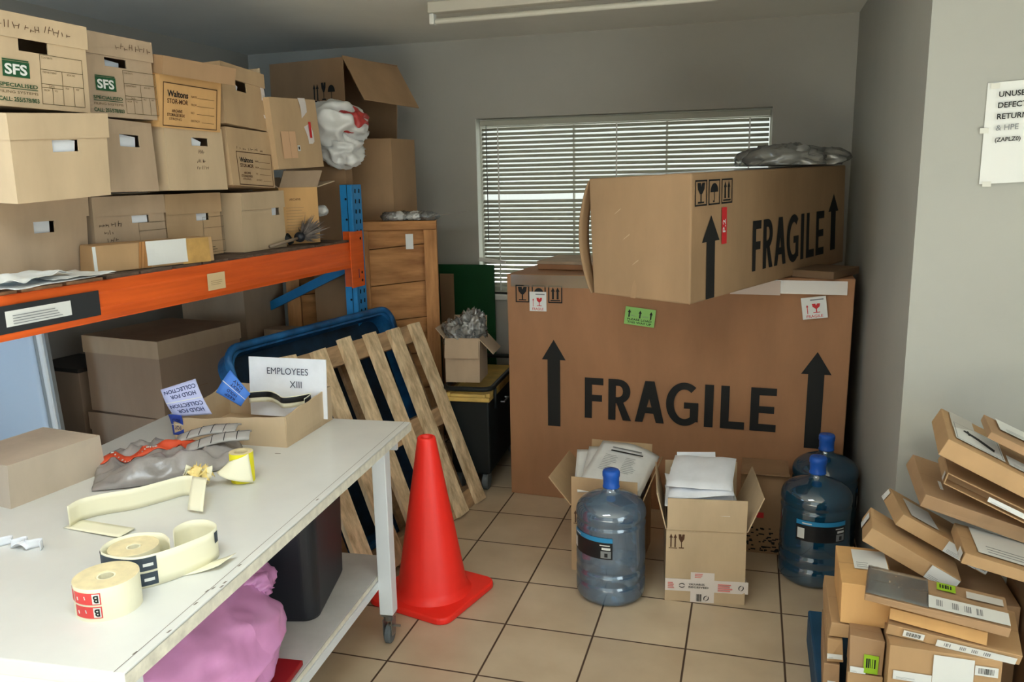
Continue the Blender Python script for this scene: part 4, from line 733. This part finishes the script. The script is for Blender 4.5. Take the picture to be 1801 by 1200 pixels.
for x, y in ((-.055, -.165), (-TW + .03, -.165), (-.055, -TL_ + .06), (-TW + .03, -TL_ + .06)):
    m = MB(); m.box(x - .025, x + .025, y - .025, y + .025, .118, TZ - .036, WSTEEL); lg = m.build('leg', wb, bevel=.003)
    m = MB(); m.box(x - .022, x + .022, y - .022, y + .022, .110, .1175, CHROME); m.lathe([(0, .09), (.018, .09), (.022, .11), (0, .11)], CHROME, 14, Xf((x, y, 0)))
    for q in (-1, 1): m.prism([(-.02, .035), (.016, .03), (.022, .095), (-.022, .095)], .003, CHROME, Matrix.Translation((x + q * .016 - .0015, y, 0)) @ Matrix(((0, 0, 1, 0), (1, 0, 0, 0), (0, 1, 0, 0), (0, 0, 0, 1))))
    m.box(x + .005, x + .045, y - .012, y - .004, .07, .077, CHROME); cs = m.build('caster_fork', lg)
    m = MB(); m.lathe([(0, -.012), (.03, -.012), (.036, -.007), (.036, .007), (.03, .012), (0, .012)], RUBBER, 22, Xf((x, y, .036), (0, 90, 0))); m.build('wheel', lg, label='grey caster wheel')
m = MB(); m.box(-TW + .06, -.085, -TL_ + .03, -.03, .245, .265, SHELFT); f = Face(m, (-.085, -TL_ + .03, .245), (0, 1, 0), (0, 0, 1)); f.rect(0, .001, TL_ - .06, .019, EDGE); m.build('lower_shelf', wb, bevel=.002)
m = MB(); m.box(-.085, -.079, -TL_ + .036, -.14, .215, .244, WSTEEL); m.box(-TW + .006, -.081, -.185, -.145, .215, .244, WSTEEL); m.box(-TW + .006, -.081, -TL_ + .036, -TL_ + .08, .215, .244, WSTEEL); m.build('shelf_rail', wb)
m = MB(); m.box(-TW + .06, -.035, -.06, -.045, TZ - .09, TZ - .036, WSTEEL); m.box(-TW + .06, -.035, -TL_ + .03, -TL_ + .045, TZ - .09, TZ - .036, WSTEEL); m.build('apron', wb)

# things on the bench
archive_box('low closed grey-tan box at the back left of the bench', (-2.001, 1.784, TZ), (0, 0, 82.5), (.300, .24, .118), cardboard(192, 176, 157), None, None, None, 91, group=None, name='carton')
def tray_extra(t, w, d, h): pass
TR = ((-1.655, 2.405, TZ), (0, 0, 2)); TX = Xf(*TR); w, d, h = .42, .325, .112
t = thing('cardboard_tray', 'open cardboard tray of label rolls at the far end of the bench', 'box', *TR); m = MB(); T = .005
def wallp(a, b, ha, hb, nseg=16, seed=0):
    a, b = Vector(a), Vector(b); n = (b - a).cross(Vector((0, 0, 1))).normalized() * T / 2
    def fn(u, v): p = a + (b - a) * u; hh = ha + (hb - ha) * u + .006 * noise.noise(Vector((u * 5, seed, 0))); return (p.x + n.x + .004 * noise.noise(Vector((u * 3, v * 2, seed))), p.y + n.y, v * hh)
    m.surf(fn, nseg, 6, CBL, T)
wallp((-w / 2, -d / 2, 0), (w / 2, -d / 2, 0), .075, .105, seed=1); wallp((w / 2, -d / 2, 0), (w / 2, d / 2, 0), .105, .125, seed=2); wallp((w / 2, d / 2, 0), (-w / 2, d / 2, 0), .125, .12, seed=3); wallp((-w / 2, d / 2, 0), (-w / 2, -d / 2, 0), .12, .075, seed=4)
m.box(-w / 2, w / 2, -d / 2, d / 2, 0, .004, CBL); m.build('body', t)
m = MB(); m.box(-.155, .155, -.002, .002, 0, .215, WHITE); f = Face(m, (-.155, -.002, 0), (1, 0, 0), (0, 0, 1)); f.text('EMPLOYEES', .075, .155, .024, mat('grey_ink', (70, 74, 92), .7), .165, .0); f.text('XIII', .165, .108, .024, mat('grey_ink', (70, 74, 92), .7), .048, .0)
o = m.build('employees_sign', label='white card sign reading EMPLOYEES standing in the cardboard tray', cat='sign'); o.matrix_world = Xf((-1.585, 2.505, TZ + .022), (-4, 0, 1))
# label strips hanging out of the tray
def strip(label, quad, base, texts, ink, curl, name='label_strip', rows=2, flip=True, back=CREAM, group='blue label strips in the cardboard tray'):
    """quad: bottom-left, bottom-right, top-right, top-left as seen; printing upside down if flip"""
    a, b, c, d_ = [Vector(q) for q in quad]; nrm = (b - a).cross(d_ - a).normalized()
    P = lambda u, v, l=0: a * (1 - u) * (1 - v) + b * u * (1 - v) + c * u * v + d_ * (1 - u) * v + nrm * (curl * math.sin(v * math.pi) + l)
    m = MB(); m.surf(lambda u, v: P(u, v), 6, 14, base, .0012)
    def put(s_, x, y, w_, h_):
        vs, fs, asp = text_geo(s_, .02); pts = []
        for p, q in vs:
            u, v = x + p * w_, y + q * h_
            if flip: u, v = 1 - u, 1 - v
            pts.append(P(u, v, .0012))
        m.add(pts, fs, ink)
    for tx in texts: put(*tx)
    for y in [k / rows for k in range(1, rows)]:
        vs = [P(u, v, .001) for u, v in ((0, y - .012), (1, y - .012), (1, y + .012), (0, y + .012))]; m.add(vs, [(0, 1, 2, 3)], LABEL)
    return m.build(name, label=label, cat='labels', group=group, smooth=True)
hold = [('HOLD FOR', .12, .28, .7, .12), ('COLLECTION', .06, .10, .88, .12), ('HOLD FOR', .12, .76, .7, .12), ('COLLECTION', .06, .58, .88, .12)]
strip('pale lilac label strip reading HOLD FOR COLLECTION over the tray edge', ((-1.855, 2.235, .862), (-1.735, 2.275, .868), (-1.80, 2.29, .985), (-1.90, 2.235, .955)), PALEB, hold, NAVY, .012)
strip('bright blue label strip curling up inside the tray', ((-1.765, 2.345, .955 - .03), (-1.68, 2.36, .875), (-1.655, 2.385, .915), (-1.735, 2.395, .995)), MIDB, [('HOLD', .3, .60, .4, .14), ('KEEP', .3, .8, .4, .12), ('NEXT', .3, .3, .4, .14), ('DAY', .3, .1, .4, .14)], NAVY, .008)
strip('dark blue label tail hanging down the tray front', ((-1.865, 2.232, .80), (-1.822, 2.232, .80), (-1.822, 2.228, .872), (-1.875, 2.228, .872)), DBLUE, [('HOLD', .2, .2, .6, .2), ('FOR', .2, .55, .6, .2)], NAVY, -.004)
def ribbon(m, pts, z0, h, mt, t=.0012, n=6, cap=None, closed=False, zfun=None):
    """standing paper band along plan points (smoothed)"""
    P = [Vector((p[0], p[1], 0)) for p in pts]; Q = []
    for i in range(len(P) - 1):
        p0, p1, p2, p3 = P[max(i - 1, 0)], P[i], P[i + 1], P[min(i + 2, len(P) - 1)]
        for k in range(n):
            s_ = k / n; Q.append(.5 * ((2 * p1) + (p2 - p0) * s_ + (2 * p0 - 5 * p1 + 4 * p2 - p3) * s_ * s_ + (3 * p1 - p0 - 3 * p2 + p3) * s_ ** 3))
    Q.append(P[-1]); N = len(Q) - 1
    def fn(u, v):
        x = u * N; i = min(int(x), N - 1); p = Q[i].lerp(Q[i + 1], x - i); zz = zfun(u) if zfun else (z0, z0 + h); return (p.x, p.y, zz[0] + (zz[1] - zz[0]) * v)
    m.surf(fn, N, 4, mt, t); return Q
m = MB(); ribbon(m, [(-1.70, 2.44), (-1.64, 2.47), (-1.585, 2.44), (-1.54, 2.405), (-1.50, 2.43), (-1.47, 2.47), (-1.455, 2.40)], TZ + .085, .04, CREAM, .0015); Q = ribbon(m, [(-1.699, 2.4375), (-1.64, 2.467), (-1.585, 2.437), (-1.54, 2.402), (-1.50, 2.427), (-1.468, 2.467), (-1.453, 2.40)], TZ + .103, .02, LBLK, .0008)
m.build('label_ribbon', label='wavy black and cream label ribbon standing in the tray', cat='labels', smooth=True)
def roll(label, loc, ro, ri, h, side, edge, rot=(0, 0, 0), prints=None, name='label_roll', group=None):
    t = thing(name, label, 'label roll', loc, rot, group); m = MB(); m.lathe([(ri, .0), (ro, .0), (ro, h), (ri, h)], side, 56)
    m.mats = []; m.v = []; m.f = []; m.m = []
    m.lathe([(ro, 0), (ro, h)], side, 64); m.lathe([(ro, h), (ro - .004, h + .0008), (ri + .003, h), (ri, h - .002)], edge, 64); m.lathe([(ri, 0), (ro, 0)], edge, 64)
    if prints: prints(m, ro, h)
    m.build('roll', t, smooth=False); m = MB(); m.lathe([(ri, 0), (ri, h - .002), (ri - .003, h - .002), (ri - .003, 0)], CREAM, 28); m.build('core', t, smooth=False, label='cream paper core'); return t
def wtext(m, ro, s_, a, z, w_, h_, mt, rot=0, e=.001):
    vs, fs, asp = text_geo(s_, .03); c, q = math.cos(R(rot)), math.sin(R(rot)); pts = []
    for x, y in vs:
        x, y = (x - .5) * w_, (y - .5) * h_; x, y = x * c - y * q, x * q + y * c; b = a + x / ro; pts.append(((ro + e) * math.cos(b), (ro + e) * math.sin(b), z + y))
    m.add(pts, fs, mt)
def wrect(m, ro, a0, a1, z0, z1, mt, e=.0006): m.lathe([(ro + e, z0), (ro + e, z1)], mt, 10, None, R(a0), R(a1))
def pr_red(m, ro, h):
    for z0, z1 in ((.008, .033), (.037, .062)):
        wrect(m, ro, -118, -62, z0, z1, REDL); wrect(m, ro, -77, -64, z0 + .002, z1 - .002, LABEL, .001); wtext(m, ro, 'B', R(-70.5), (z0 + z1) / 2, .010, .016, INK, 180, .0014); wtext(m, ro, '1', R(-100), (z0 + z1) / 2, .007, .022, LABEL, 100)
    wrect(m, ro, -150, -122, .037, .062, REDL)
roll('cream label roll with red B labels at the front of the bench', (-1.247, 1.252, TZ), .063, .018, .070, CREAM, CREAM2, (0, 0, 4), pr_red)
roll('unwinding cream label roll behind the red-labelled roll', (-1.293, 1.384, TZ), .053, .015, .068, CREAM, CREAM2)
m = MB(); lp = [(-1.230, 1.425), (-1.270, 1.446), (-1.325, 1.432), (-1.354, 1.386), (-1.340, 1.338), (-1.298, 1.321), (-1.238, 1.326), (-1.201, 1.366), (-1.175, 1.42), (-1.160, 1.475), (-1.172, 1.515), (-1.215, 1.535), (-1.252, 1.52), (-1.258, 1.478), (-1.232, 1.440)]
Q = ribbon(m, lp, TZ + .001, .073, CREAM, .0012, 8)
lp2 = [Vector((p.x, p.y, 0)) for p in Q]
def band(i0, i1, z0, z1, mt, e=.0016):
    vs = []; fs = []
    for k, i in enumerate(range(i0, i1 + 1)):
        a = lp2[max(i - 1, 0)]; b = lp2[min(i + 1, len(lp2) - 1)]; t_ = (b - a).normalized(); n2 = Vector((t_.y, -t_.x, 0)); p = lp2[i] + n2 * e; vs += [(p.x, p.y, z0), (p.x, p.y, z1)]
        if k: fs.append((2 * k - 2, 2 * k, 2 * k + 1, 2 * k - 1))
    m.add(vs, fs, mt)
NV = mat('slate_ink', (56, 66, 76), .5)
band(14, 54, TZ + .040, TZ + .070, NV); band(47, 54, TZ + .006, TZ + .035, NV); band(74, 77, TZ + .042, TZ + .068, NV); band(50, 53, TZ + .050, TZ + .057, LABEL, .0021); band(50, 53, TZ + .016, TZ + .023, LABEL, .0021)
m.build('label_ribbon', label='loose cream and slate label band curling around the unwinding roll', cat='labels', smooth=True)
m = MB(); m.surf(lambda u, v: (-1.205 + .085 * u, 1.385 + .062 * v + .06 * u, TZ + .002 + .012 * u ** 3), 8, 4, CREAM, .0008); m.build('label_scrap', label='flat cream liner end lying at the bench edge', cat='labels', smooth=True)
m = MB(); ribbon(m, [(-1.640, 1.552), (-1.645, 1.60), (-1.615, 1.645), (-1.565, 1.690), (-1.530, 1.745), (-1.497, 1.805), (-1.465, 1.815)], TZ + .001, .058, CREAM, .0012, 6)
m.surf(lambda u, v: (-1.465 + .055 * u + .055 * v, 1.812 - .10 * u - .01 * v, TZ + .059 - .03 * u - .022 * u * u + .004 * v), 8, 5, CREAM, .001)
m.surf(lambda u, v: (-1.655 + .19 * u, 1.545 - .02 * u + .055 * v, TZ + .0025 + .004 * u), 8, 4, CREAM, .0008); m.build('liner_strip', label='long empty cream liner strip looping along the bench', cat='labels', smooth=True)
m = MB()
for k in range(34):
    rd = random.Random(k + 300); q = Vector((rd.gauss(0, 1), rd.gauss(0, 1), rd.gauss(0, .8))).normalized(); c = q * rd.uniform(.012, .034) + Vector((0, 0, .036)); a = Vector((rd.gauss(0, 1), rd.gauss(0, 1), rd.gauss(0, 1))).normalized() * .016; b = q.cross(a).normalized() * .016
    m.surf(lambda u, v: c + a * (u * 2 - 1) + b * (v * 2 - 1) + q * .008 * math.sin(u * 4 + k) * math.cos(v * 3), 4, 4, YELPAPER if k % 3 else CREAM, .0006)
m.build('crumpled_paper', label='crumpled yellow paper ball on the bench', cat='paper', loc=(-1.493, 1.868, TZ), smooth=True)
t = thing('label_roll', 'upright yellow label roll with its liner unpeeling', 'label roll', (-1.405, 1.955, TZ)); m = MB(); ro = .034
m.lathe([(ro, 0), (ro, .088)], YELLAB, 40); m.lathe([(ro, .088), (.02, .088), (.019, .086)], CREAM2, 40); m.lathe([(.019, .0), (.019, .086)], CREAM2, 30); m.lathe([(.019, 0), (ro, 0)], CREAM2, 40); wtext(m, ro, '!', R(-75), .055, .006, .03, INK); wrect(m, ro, -95, -72, .045, .052, INK); m.build('roll', t)
m = MB(); m.surf(lambda u, v: ((ro + .002 + .014 * v * (1 - u)) * math.cos(R(-20 - 105 * u)) + (-.024 * u * v), (ro + .003 + .02 * v) * math.sin(R(-20 - 105 * u)) - .012 * v * u, .088 - .084 * v + .06 * u * (v - .38) * (1 if v > .3 else .9)), 14, 10, CREAM, .0008); m.build('peeled_liner', t, smooth=True)
for k, (x, y, z) in enumerate(((.0, 0, .012), (.05, .015, .014), (-.045, .01, .010), (.085, .03, .008))): pass
t = thing('tissue_scrap', 'torn white tissue scrap at the left of the bench', 'scrap', (-1.665, 1.425, TZ)); m = MB(); ribbon(m, [(-.06, -.01), (-.04, .015), (-.02, -.005), (.0, .02), (.02, .0), (.045, .02), (.06, .0)], .001, .022, WHITE, .002, 5); m.surf(lambda u, v: (-.02 + .05 * u, -.01 + .02 * v, .004 + .014 * math.sin(u * 3)), 6, 3, WHITE, .001); m.build('tissue', t, smooth=True)
# grey courier bag with things in it
t = thing('courier_bag', 'crumpled grey plastic courier bag with an orange band on the bench', 'bag', (-1.700, 2.015, TZ), (0, 0, 40))
GB = (.43, .28)
def bagz(u, v):
    e = max(0, (1 - (2 * u - 1) ** 4) * (1 - (2 * v - 1) ** 4)); return .004 + .050 * e ** .6 * (.75 + .9 * noise.noise(Vector((u * 3.1, v * 3, 2))) + .35 * (1 - abs(noise.noise(Vector((u * 7, v * 7, 5))) * 3)))
def bagp(u, v): return ((u - .5) * GB[0] + .012 * noise.noise(Vector((u * 4, v * 4, 8))), (v - .5) * GB[1] * (1 + .15 * math.sin(u * 5)), max(.002, bagz(u, v)))
m = MB(); m.surf(bagp, 46, 34, BAG, .001); m.build('bag_body', t, smooth=True)
m = MB(); m.surf(lambda u, v: Vector(bagp(.05 + .80 * u, .56 + .12 * v)) + Vector((0, 0, .003)), 30, 5, ORSTR, .0008); m.build('orange_band', t, smooth=True, label='orange printed band')
m = MB()
for k in range(16): p = Vector(bagp(.14 + .018 * k, .615)) + Vector((0, 0, .0048)); m.cbox(p, (.004 if k % 3 else .008, .012, .0008), LABEL)
m.build('print', t, label='white lettering on the band')
for k in range(2):
    m = MB(); m.surf(lambda u, v: (-.095 + .19 * u, -.04 + .085 * v, .008 + .030 * math.sin(min(1, u * 1.4) * math.pi / 2) + .012 * math.sin(v * 3)), 12, 6, GREYT, .006)
    for i in range(1, 5): m.surf(lambda u, v: (-.095 + .038 * i + .0022 * u, -.04 + .085 * v, .0095 + .030 * math.sin(min(1, (.2 * i) * 1.4) * math.pi / 2) + .012 * math.sin(v * 3)), 1, 6, DARKP, .0004)
    m.surf(lambda u, v: (-.095 + .19 * u, .003 + .002 * v, .0095 + .030 * math.sin(min(1, u * 1.4) * math.pi / 2) + .012 * math.sin((.5) * 3)), 12, 1, DARKP, .0004)
    m.build('label_pad', label=('grey gridded label pad lying on the courier bag near the tray', 'second grey gridded label pad half under the first on the bag')[k], cat='labels', loc=((-1.575, 2.085, TZ + .040), (-1.650, 2.135, TZ + .046))[k], rot=(0, 0, (28, 20)[k]), smooth=True)

# under the bench
t = thing('black_bin', 'tall black plastic bin on the lower shelf of the bench', 'bin', (-1.455, 2.235, .266), (0, 0, 14)); m = MB(); n = 10; SH = .43
o1 = [(x, y - .20) for x, y in rr(.30, .40, .05, n)]; k = len(o1); vs = []
for z, s_ in ((0, .90), (.012, .93), (.36, .985), (SH - .03, 1.0), (SH - .03, 1.05), (SH, 1.05), (SH, .99), (.02, .89)): vs += [(x * s_, y * s_, z) for x, y in o1]
fs = [(r_ * k + a, r_ * k + (a + 1) % k, (r_ + 1) * k + (a + 1) % k, (r_ + 1) * k + a) for r_ in range(7) for a in range(k)] + [tuple(range(k))[::-1], tuple(range(7 * k, 8 * k))]
m.add(vs, fs, BLACKP); m.build('tub', t, bevel=0, smooth=False)
t = thing('pink_bag', 'shiny pink plastic bag slumped on the lower shelf of the bench', 'bag', (-1.425, 1.675, .283), (0, 0, 8)); m = MB(); blob(m, (0, 0, .10), (.46, .60, .31), 5, PINK, .15, 2.0, 60, flat=-.095, ridge=.7); m.build('bag_body', t, smooth=True)
m = MB(); blob(m, (.055, .22, .19), (.16, .20, .10), 15, PINK, .5, 3.5, 30); m.build('gathered_neck', t, smooth=True)
m = MB(); m.box(-.14, .11, -.16, .16, 0, .016, mat('red_folder', (150, 26, 32), .45)); m.build('red_folder', label='flat red folder under the pink bag on the lower shelf', cat='folder', loc=(-1.29, 1.70, .266), rot=(0, 0, 6), bevel=.003)
m = MB(); m.prism([(x, y - .07) for x, y in rr(.12, .14, .02)], .05, mat('frosted_plastic', (176, 190, 186), .35)); m.build('plastic_tub', label='small frosted plastic tub in front of the pink bag', cat='tub', loc=(-1.215, 1.575, .267), rot=(0, 0, 10), bevel=.006)

# ------------------------------------------------------------------ parcel pile on the right
t = thing('plastic_pallet', 'dark blue plastic pallet under the parcel pile', 'pallet', (.86, 2.38, 0)); m = MB(); m.box(-.62, .62, -.45, .44, .09, .12, PALB); m.build('deck', t, bevel=.006)
for x in (-.56, 0, .56):
    m = MB(); m.box(x - .06, x + .06, -.45, .44, 0, .09, PALB); m.build('runner', t, bevel=.004)
GP = 'parcels in the pile by the right wall'
def parcel(label, loc, rot, dim, tint=CBP, lbl=(), open_end=None, seed=0, group=GP, wrap=False):
    """lbl: (face, x0, y0, x1, y1, kind)"""
    w, d, h = dim; t = thing('parcel', label, 'parcel', loc, rot, group); m = MB(); T = .004
    if open_end == 'front':
        m.box(-w / 2, w / 2, -d / 2, d / 2, 0, T, tint); m.box(-w / 2, w / 2, -d / 2, d / 2, h - T, h, tint); m.box(-w / 2, -w / 2 + T, -d / 2, d / 2, T, h - T, tint); m.box(w / 2 - T, w / 2, -d / 2, d / 2, T, h - T, tint); m.box(-w / 2 + T, w / 2 - T, -d / 2 + .05, d / 2, T, h - T, CBD)
    else: m.box(-w / 2, w / 2, -d / 2, d / 2, 0, h, tint); f = topf(m, w, d, h); f.rect(0, d * .5, w, d * .5 + .0014, CBK)
    m.warp(w, d, h, jit(seed + 200, .0035)).build('body', t, bevel=.002)
    for i, (fc, x0, y0, x1, y1, kd) in enumerate(lbl):
        m = MB(); F = {'f': front, 't': topf, 'l': leftf, 'r': rightf}[fc](m, w, d, h); F.o += F.n * .0022; base = {'w': LABEL, 'g': LIME, 'b': LABEL, 'c': LABEL, 'd': LABEL, 'p': mat('grey_label', (196, 192, 186), .5)}[kd]; F.rect(x0, y0, x1, y1, base); sw, sh = x1 - x0, y1 - y0
        if kd in 'w': F.lines(x0 + sw * .08, y0 + sh * .1, sw * .5, sh * .3, 3, GREYINK, seed + i, .25, 1)
        if kd == 'b': F.barcode(x0 + sw * .15, y0 + sh * .2, sw * .7, sh * .6, INK, 14, seed + i, 1)
        if kd == 'g': F.barcode(x0 + sw * .15, y0 + sh * .3, sw * .7, sh * .5, INK, 5, seed + i, 1)
        if kd == 'c': [F.barcode(x0 + sw * q, y0 + sh * .25, sw * .09, sh * .5, GREYINK, 4, seed + i + int(q * 9), 1) for q in (.1, .3, .45, .6)]
        if kd == 'd':
            F.frame(x0 + sw * .03, y0 + sh * .05, x1 - sw * .03, y1 - sh * .05, .002, GREYINK, 1); F.poly([(x0 + sw * .2, y0 + sh * .62), (x0 + sw * .5, y0 + sh * .45), (x0 + sw * .8, y0 + sh * .22), (x0 + sw * .84, y0 + sh * .38), (x0 + sw * .55, y0 + sh * .6), (x0 + sw * .25, y0 + sh * .72)], INK, 1); F.rect(x0 + sw * .3, y0 + sh * .5, x0 + sw * .34, y0 + sh * .75, INK, 1)
        m.warp(w, d, h, jit(seed + 200, .0035)); m.build('label', t, label={'w': 'white label', 'g': 'lime green sticker', 'b': 'barcode label', 'c': 'white label with barcodes', 'd': 'label with a black drawing', 'p': 'grey label'}[kd])
    if wrap:
        m = MB(); m.surf(lambda u, v: (-w / 2 + u * w * .45, -d / 2 + v * d, h + .0025 + .0025 * abs(noise.noise(Vector((u * 9, v * 4, 1))))), 20, 8, CLEARP, .0004); m.build('clear_film', t, smooth=True)
    return t
def along(loc, rot, dx, dy=0, dz=0): return tuple(Xf(loc, rot) @ Vector((dx, dy, dz)))
# base layer on the blue pallet
parcel('large label-covered parcel at the front of the pile bottom', (.526, 2.268, .123), (0, 0, -1), (.264, .244, .282), CBP, (('f', .105, .10, .200, .275, 'w'), ('f', .012, .190, .104, .215, 'w'), ('f', .15, .105, .198, .14, 'b'), ('f', .202, .235, .255, .262, 'b')), seed=1)
parcel('dark-fronted parcel with a lime sticker on the pile bottom', (.344, 2.236, .283), (0, 0, -3), (.084, .075, .106), CBD, (('f', .036, .004, .072, .060, 'g'), ('f', .002, .0, .042, .018, 'w')), seed=2)
parcel('low parcel under the lime-stickered one', (.344, 2.238, .122), (0, 0, -2), (.084, .078, .158), CBP, (('f', .005, .03, .05, .06, 'w'),), seed=3)
parcel('small parcel end with a white strip at the left of the pile', (.277, 2.42, .262), (0, 0, -2), (.040, .30, .072), CBP, (('f', .0, .012, .038, .028, 'w'),), seed=4)
parcel('small parcel end at the bottom left of the pile', (.275, 2.42, .122), (0, -1, -3), (.044, .31, .136), CBD, (('f', .012, .03, .034, .085, 'w'),), seed=5)
parcel('flat carton under the cube-shaped parcel, left side of the pile', (.320, 2.425, .338), (0, 0, -1), (.124, .30, .040), CBP, (), seed=6)
parcel('cube-shaped tan parcel with a white label on top, left of the pile', (.352, 2.405, .380), (-2, 0, -2), (.135, .27, .122), CBO, (('t', .04, .10, .13, .24, 'w'),), seed=7)
parcel('parcel with several white stickers under the film-wrapped one', (.560, 2.275, .410), (2, 2, -11), (.310, .22, .030), CBP, (('f', .12, .002, .30, .022, 'c'), ('f', .04, .008, .09, .026, 'b')), seed=8)
parcel('open-ended parcel directly below the film-wrapped one', (.525, 2.275, .447), (1, 3.5, -12), (.230, .20, .034), CBO, (), seed=9)
parcel('film-wrapped flat parcel with a long barcode label, front of the pile', (.502, 2.225, .502), (-1.7, 4.2, -9.5), (.335, .180, .022), CBD, (('t', .15, .005, .333, .075, 'c'), ('t', .17, .12, .215, .165, 'g'), ('t', .24, .11, .325, .15, 'p')), seed=10, wrap=True)
# hidden middle mass carrying the leaning parcels
parcel('tall plain parcel at the centre of the pile, mostly hidden', (.60, 2.60, .122), (0, 0, 0), (.34, .34, .29), CBD, (), seed=11)
parcel('wide plain parcel at the right of the pile bottom', (.985, 2.42, .122), (0, 0, 0), (.40, .40, .31), CBK, (), seed=12)
parcel('leaning parcel with a white label at its lower end, left one of the leaning pair', along((.450, 2.514, .516), (.5, 27.7, -5.6), .03), (.5, 27.7, -5.6), (.270, .161, .049), CBP, (('f', .185, .002, .268, .047, 'w'), ('l', .04, .004, .08, .045, 'w')), seed=13)
parcel('leaning parcel with a barcode tag, right one of the leaning pair', along((.545, 2.600, .545), (2, 29.3, 4), .02), (2, 29.3, 4), (.290, .20, .041), CBP, (('f', .15, .002, .255, .039, 'w'), ('f', .256, .004, .289, .037, 'b'), ('l', .01, .004, .04, .037, 'w'), ('t', .03, .02, .12, .15, 'p')), seed=14)
parcel('flat parcel with a pale printed top, right edge of the pile', along((.683, 2.429, .555), (-4, 11.5, -6.3), .10), (-4, 11.5, -6.3), (.380, .25, .034), CBP, (('t', .035, .03, .37, .24, 'w'), ('l', .19, .004, .245, .03, 'w'), ('f', .16, .004, .2, .03, 'w')), seed=15)
parcel('big slanting parcel with an open dark side, middle of the pile', along((.668, 2.640, .628), (9, 17.5, 2), .04), (9, 17.5, 2), (.42, .255, .044), CBD, (('t', .05, .06, .06, .11, 'w'),), seed=16)
parcel('slanting open-ended parcel with a white strip, upper pile', along((.698, 2.575, .690), (-2, 23.0, -9), .06), (-2, 23.0, -9), (.40, .232, .036), CBP, (('f', .12, .012, .23, .026, 'w'), ('l', .2, .006, .228, .03, 'p')), open_end='front', seed=17)
parcel('topmost large parcel with a black drawing on its label', along((.672, 2.560, .795), (2, 24.7, -6.9), .06), (2, 24.7, -6.9), (.40, .30, .054), CBP, (('t', .02, .13, .09, .29, 'p'), ('t', .022, .035, .16, .20, 'd'), ('t', .17, .03, .34, .11, 'w')), seed=18)
parcel('thin parcel with a worn white label on the very top of the pile', along((.740, 2.515, .868), (2, 24.7, -7), .06), (2, 24.7, -7), (.30, .15, .02), CBD, (('t', .03, .05, .27, .145, 'w'),), seed=19)
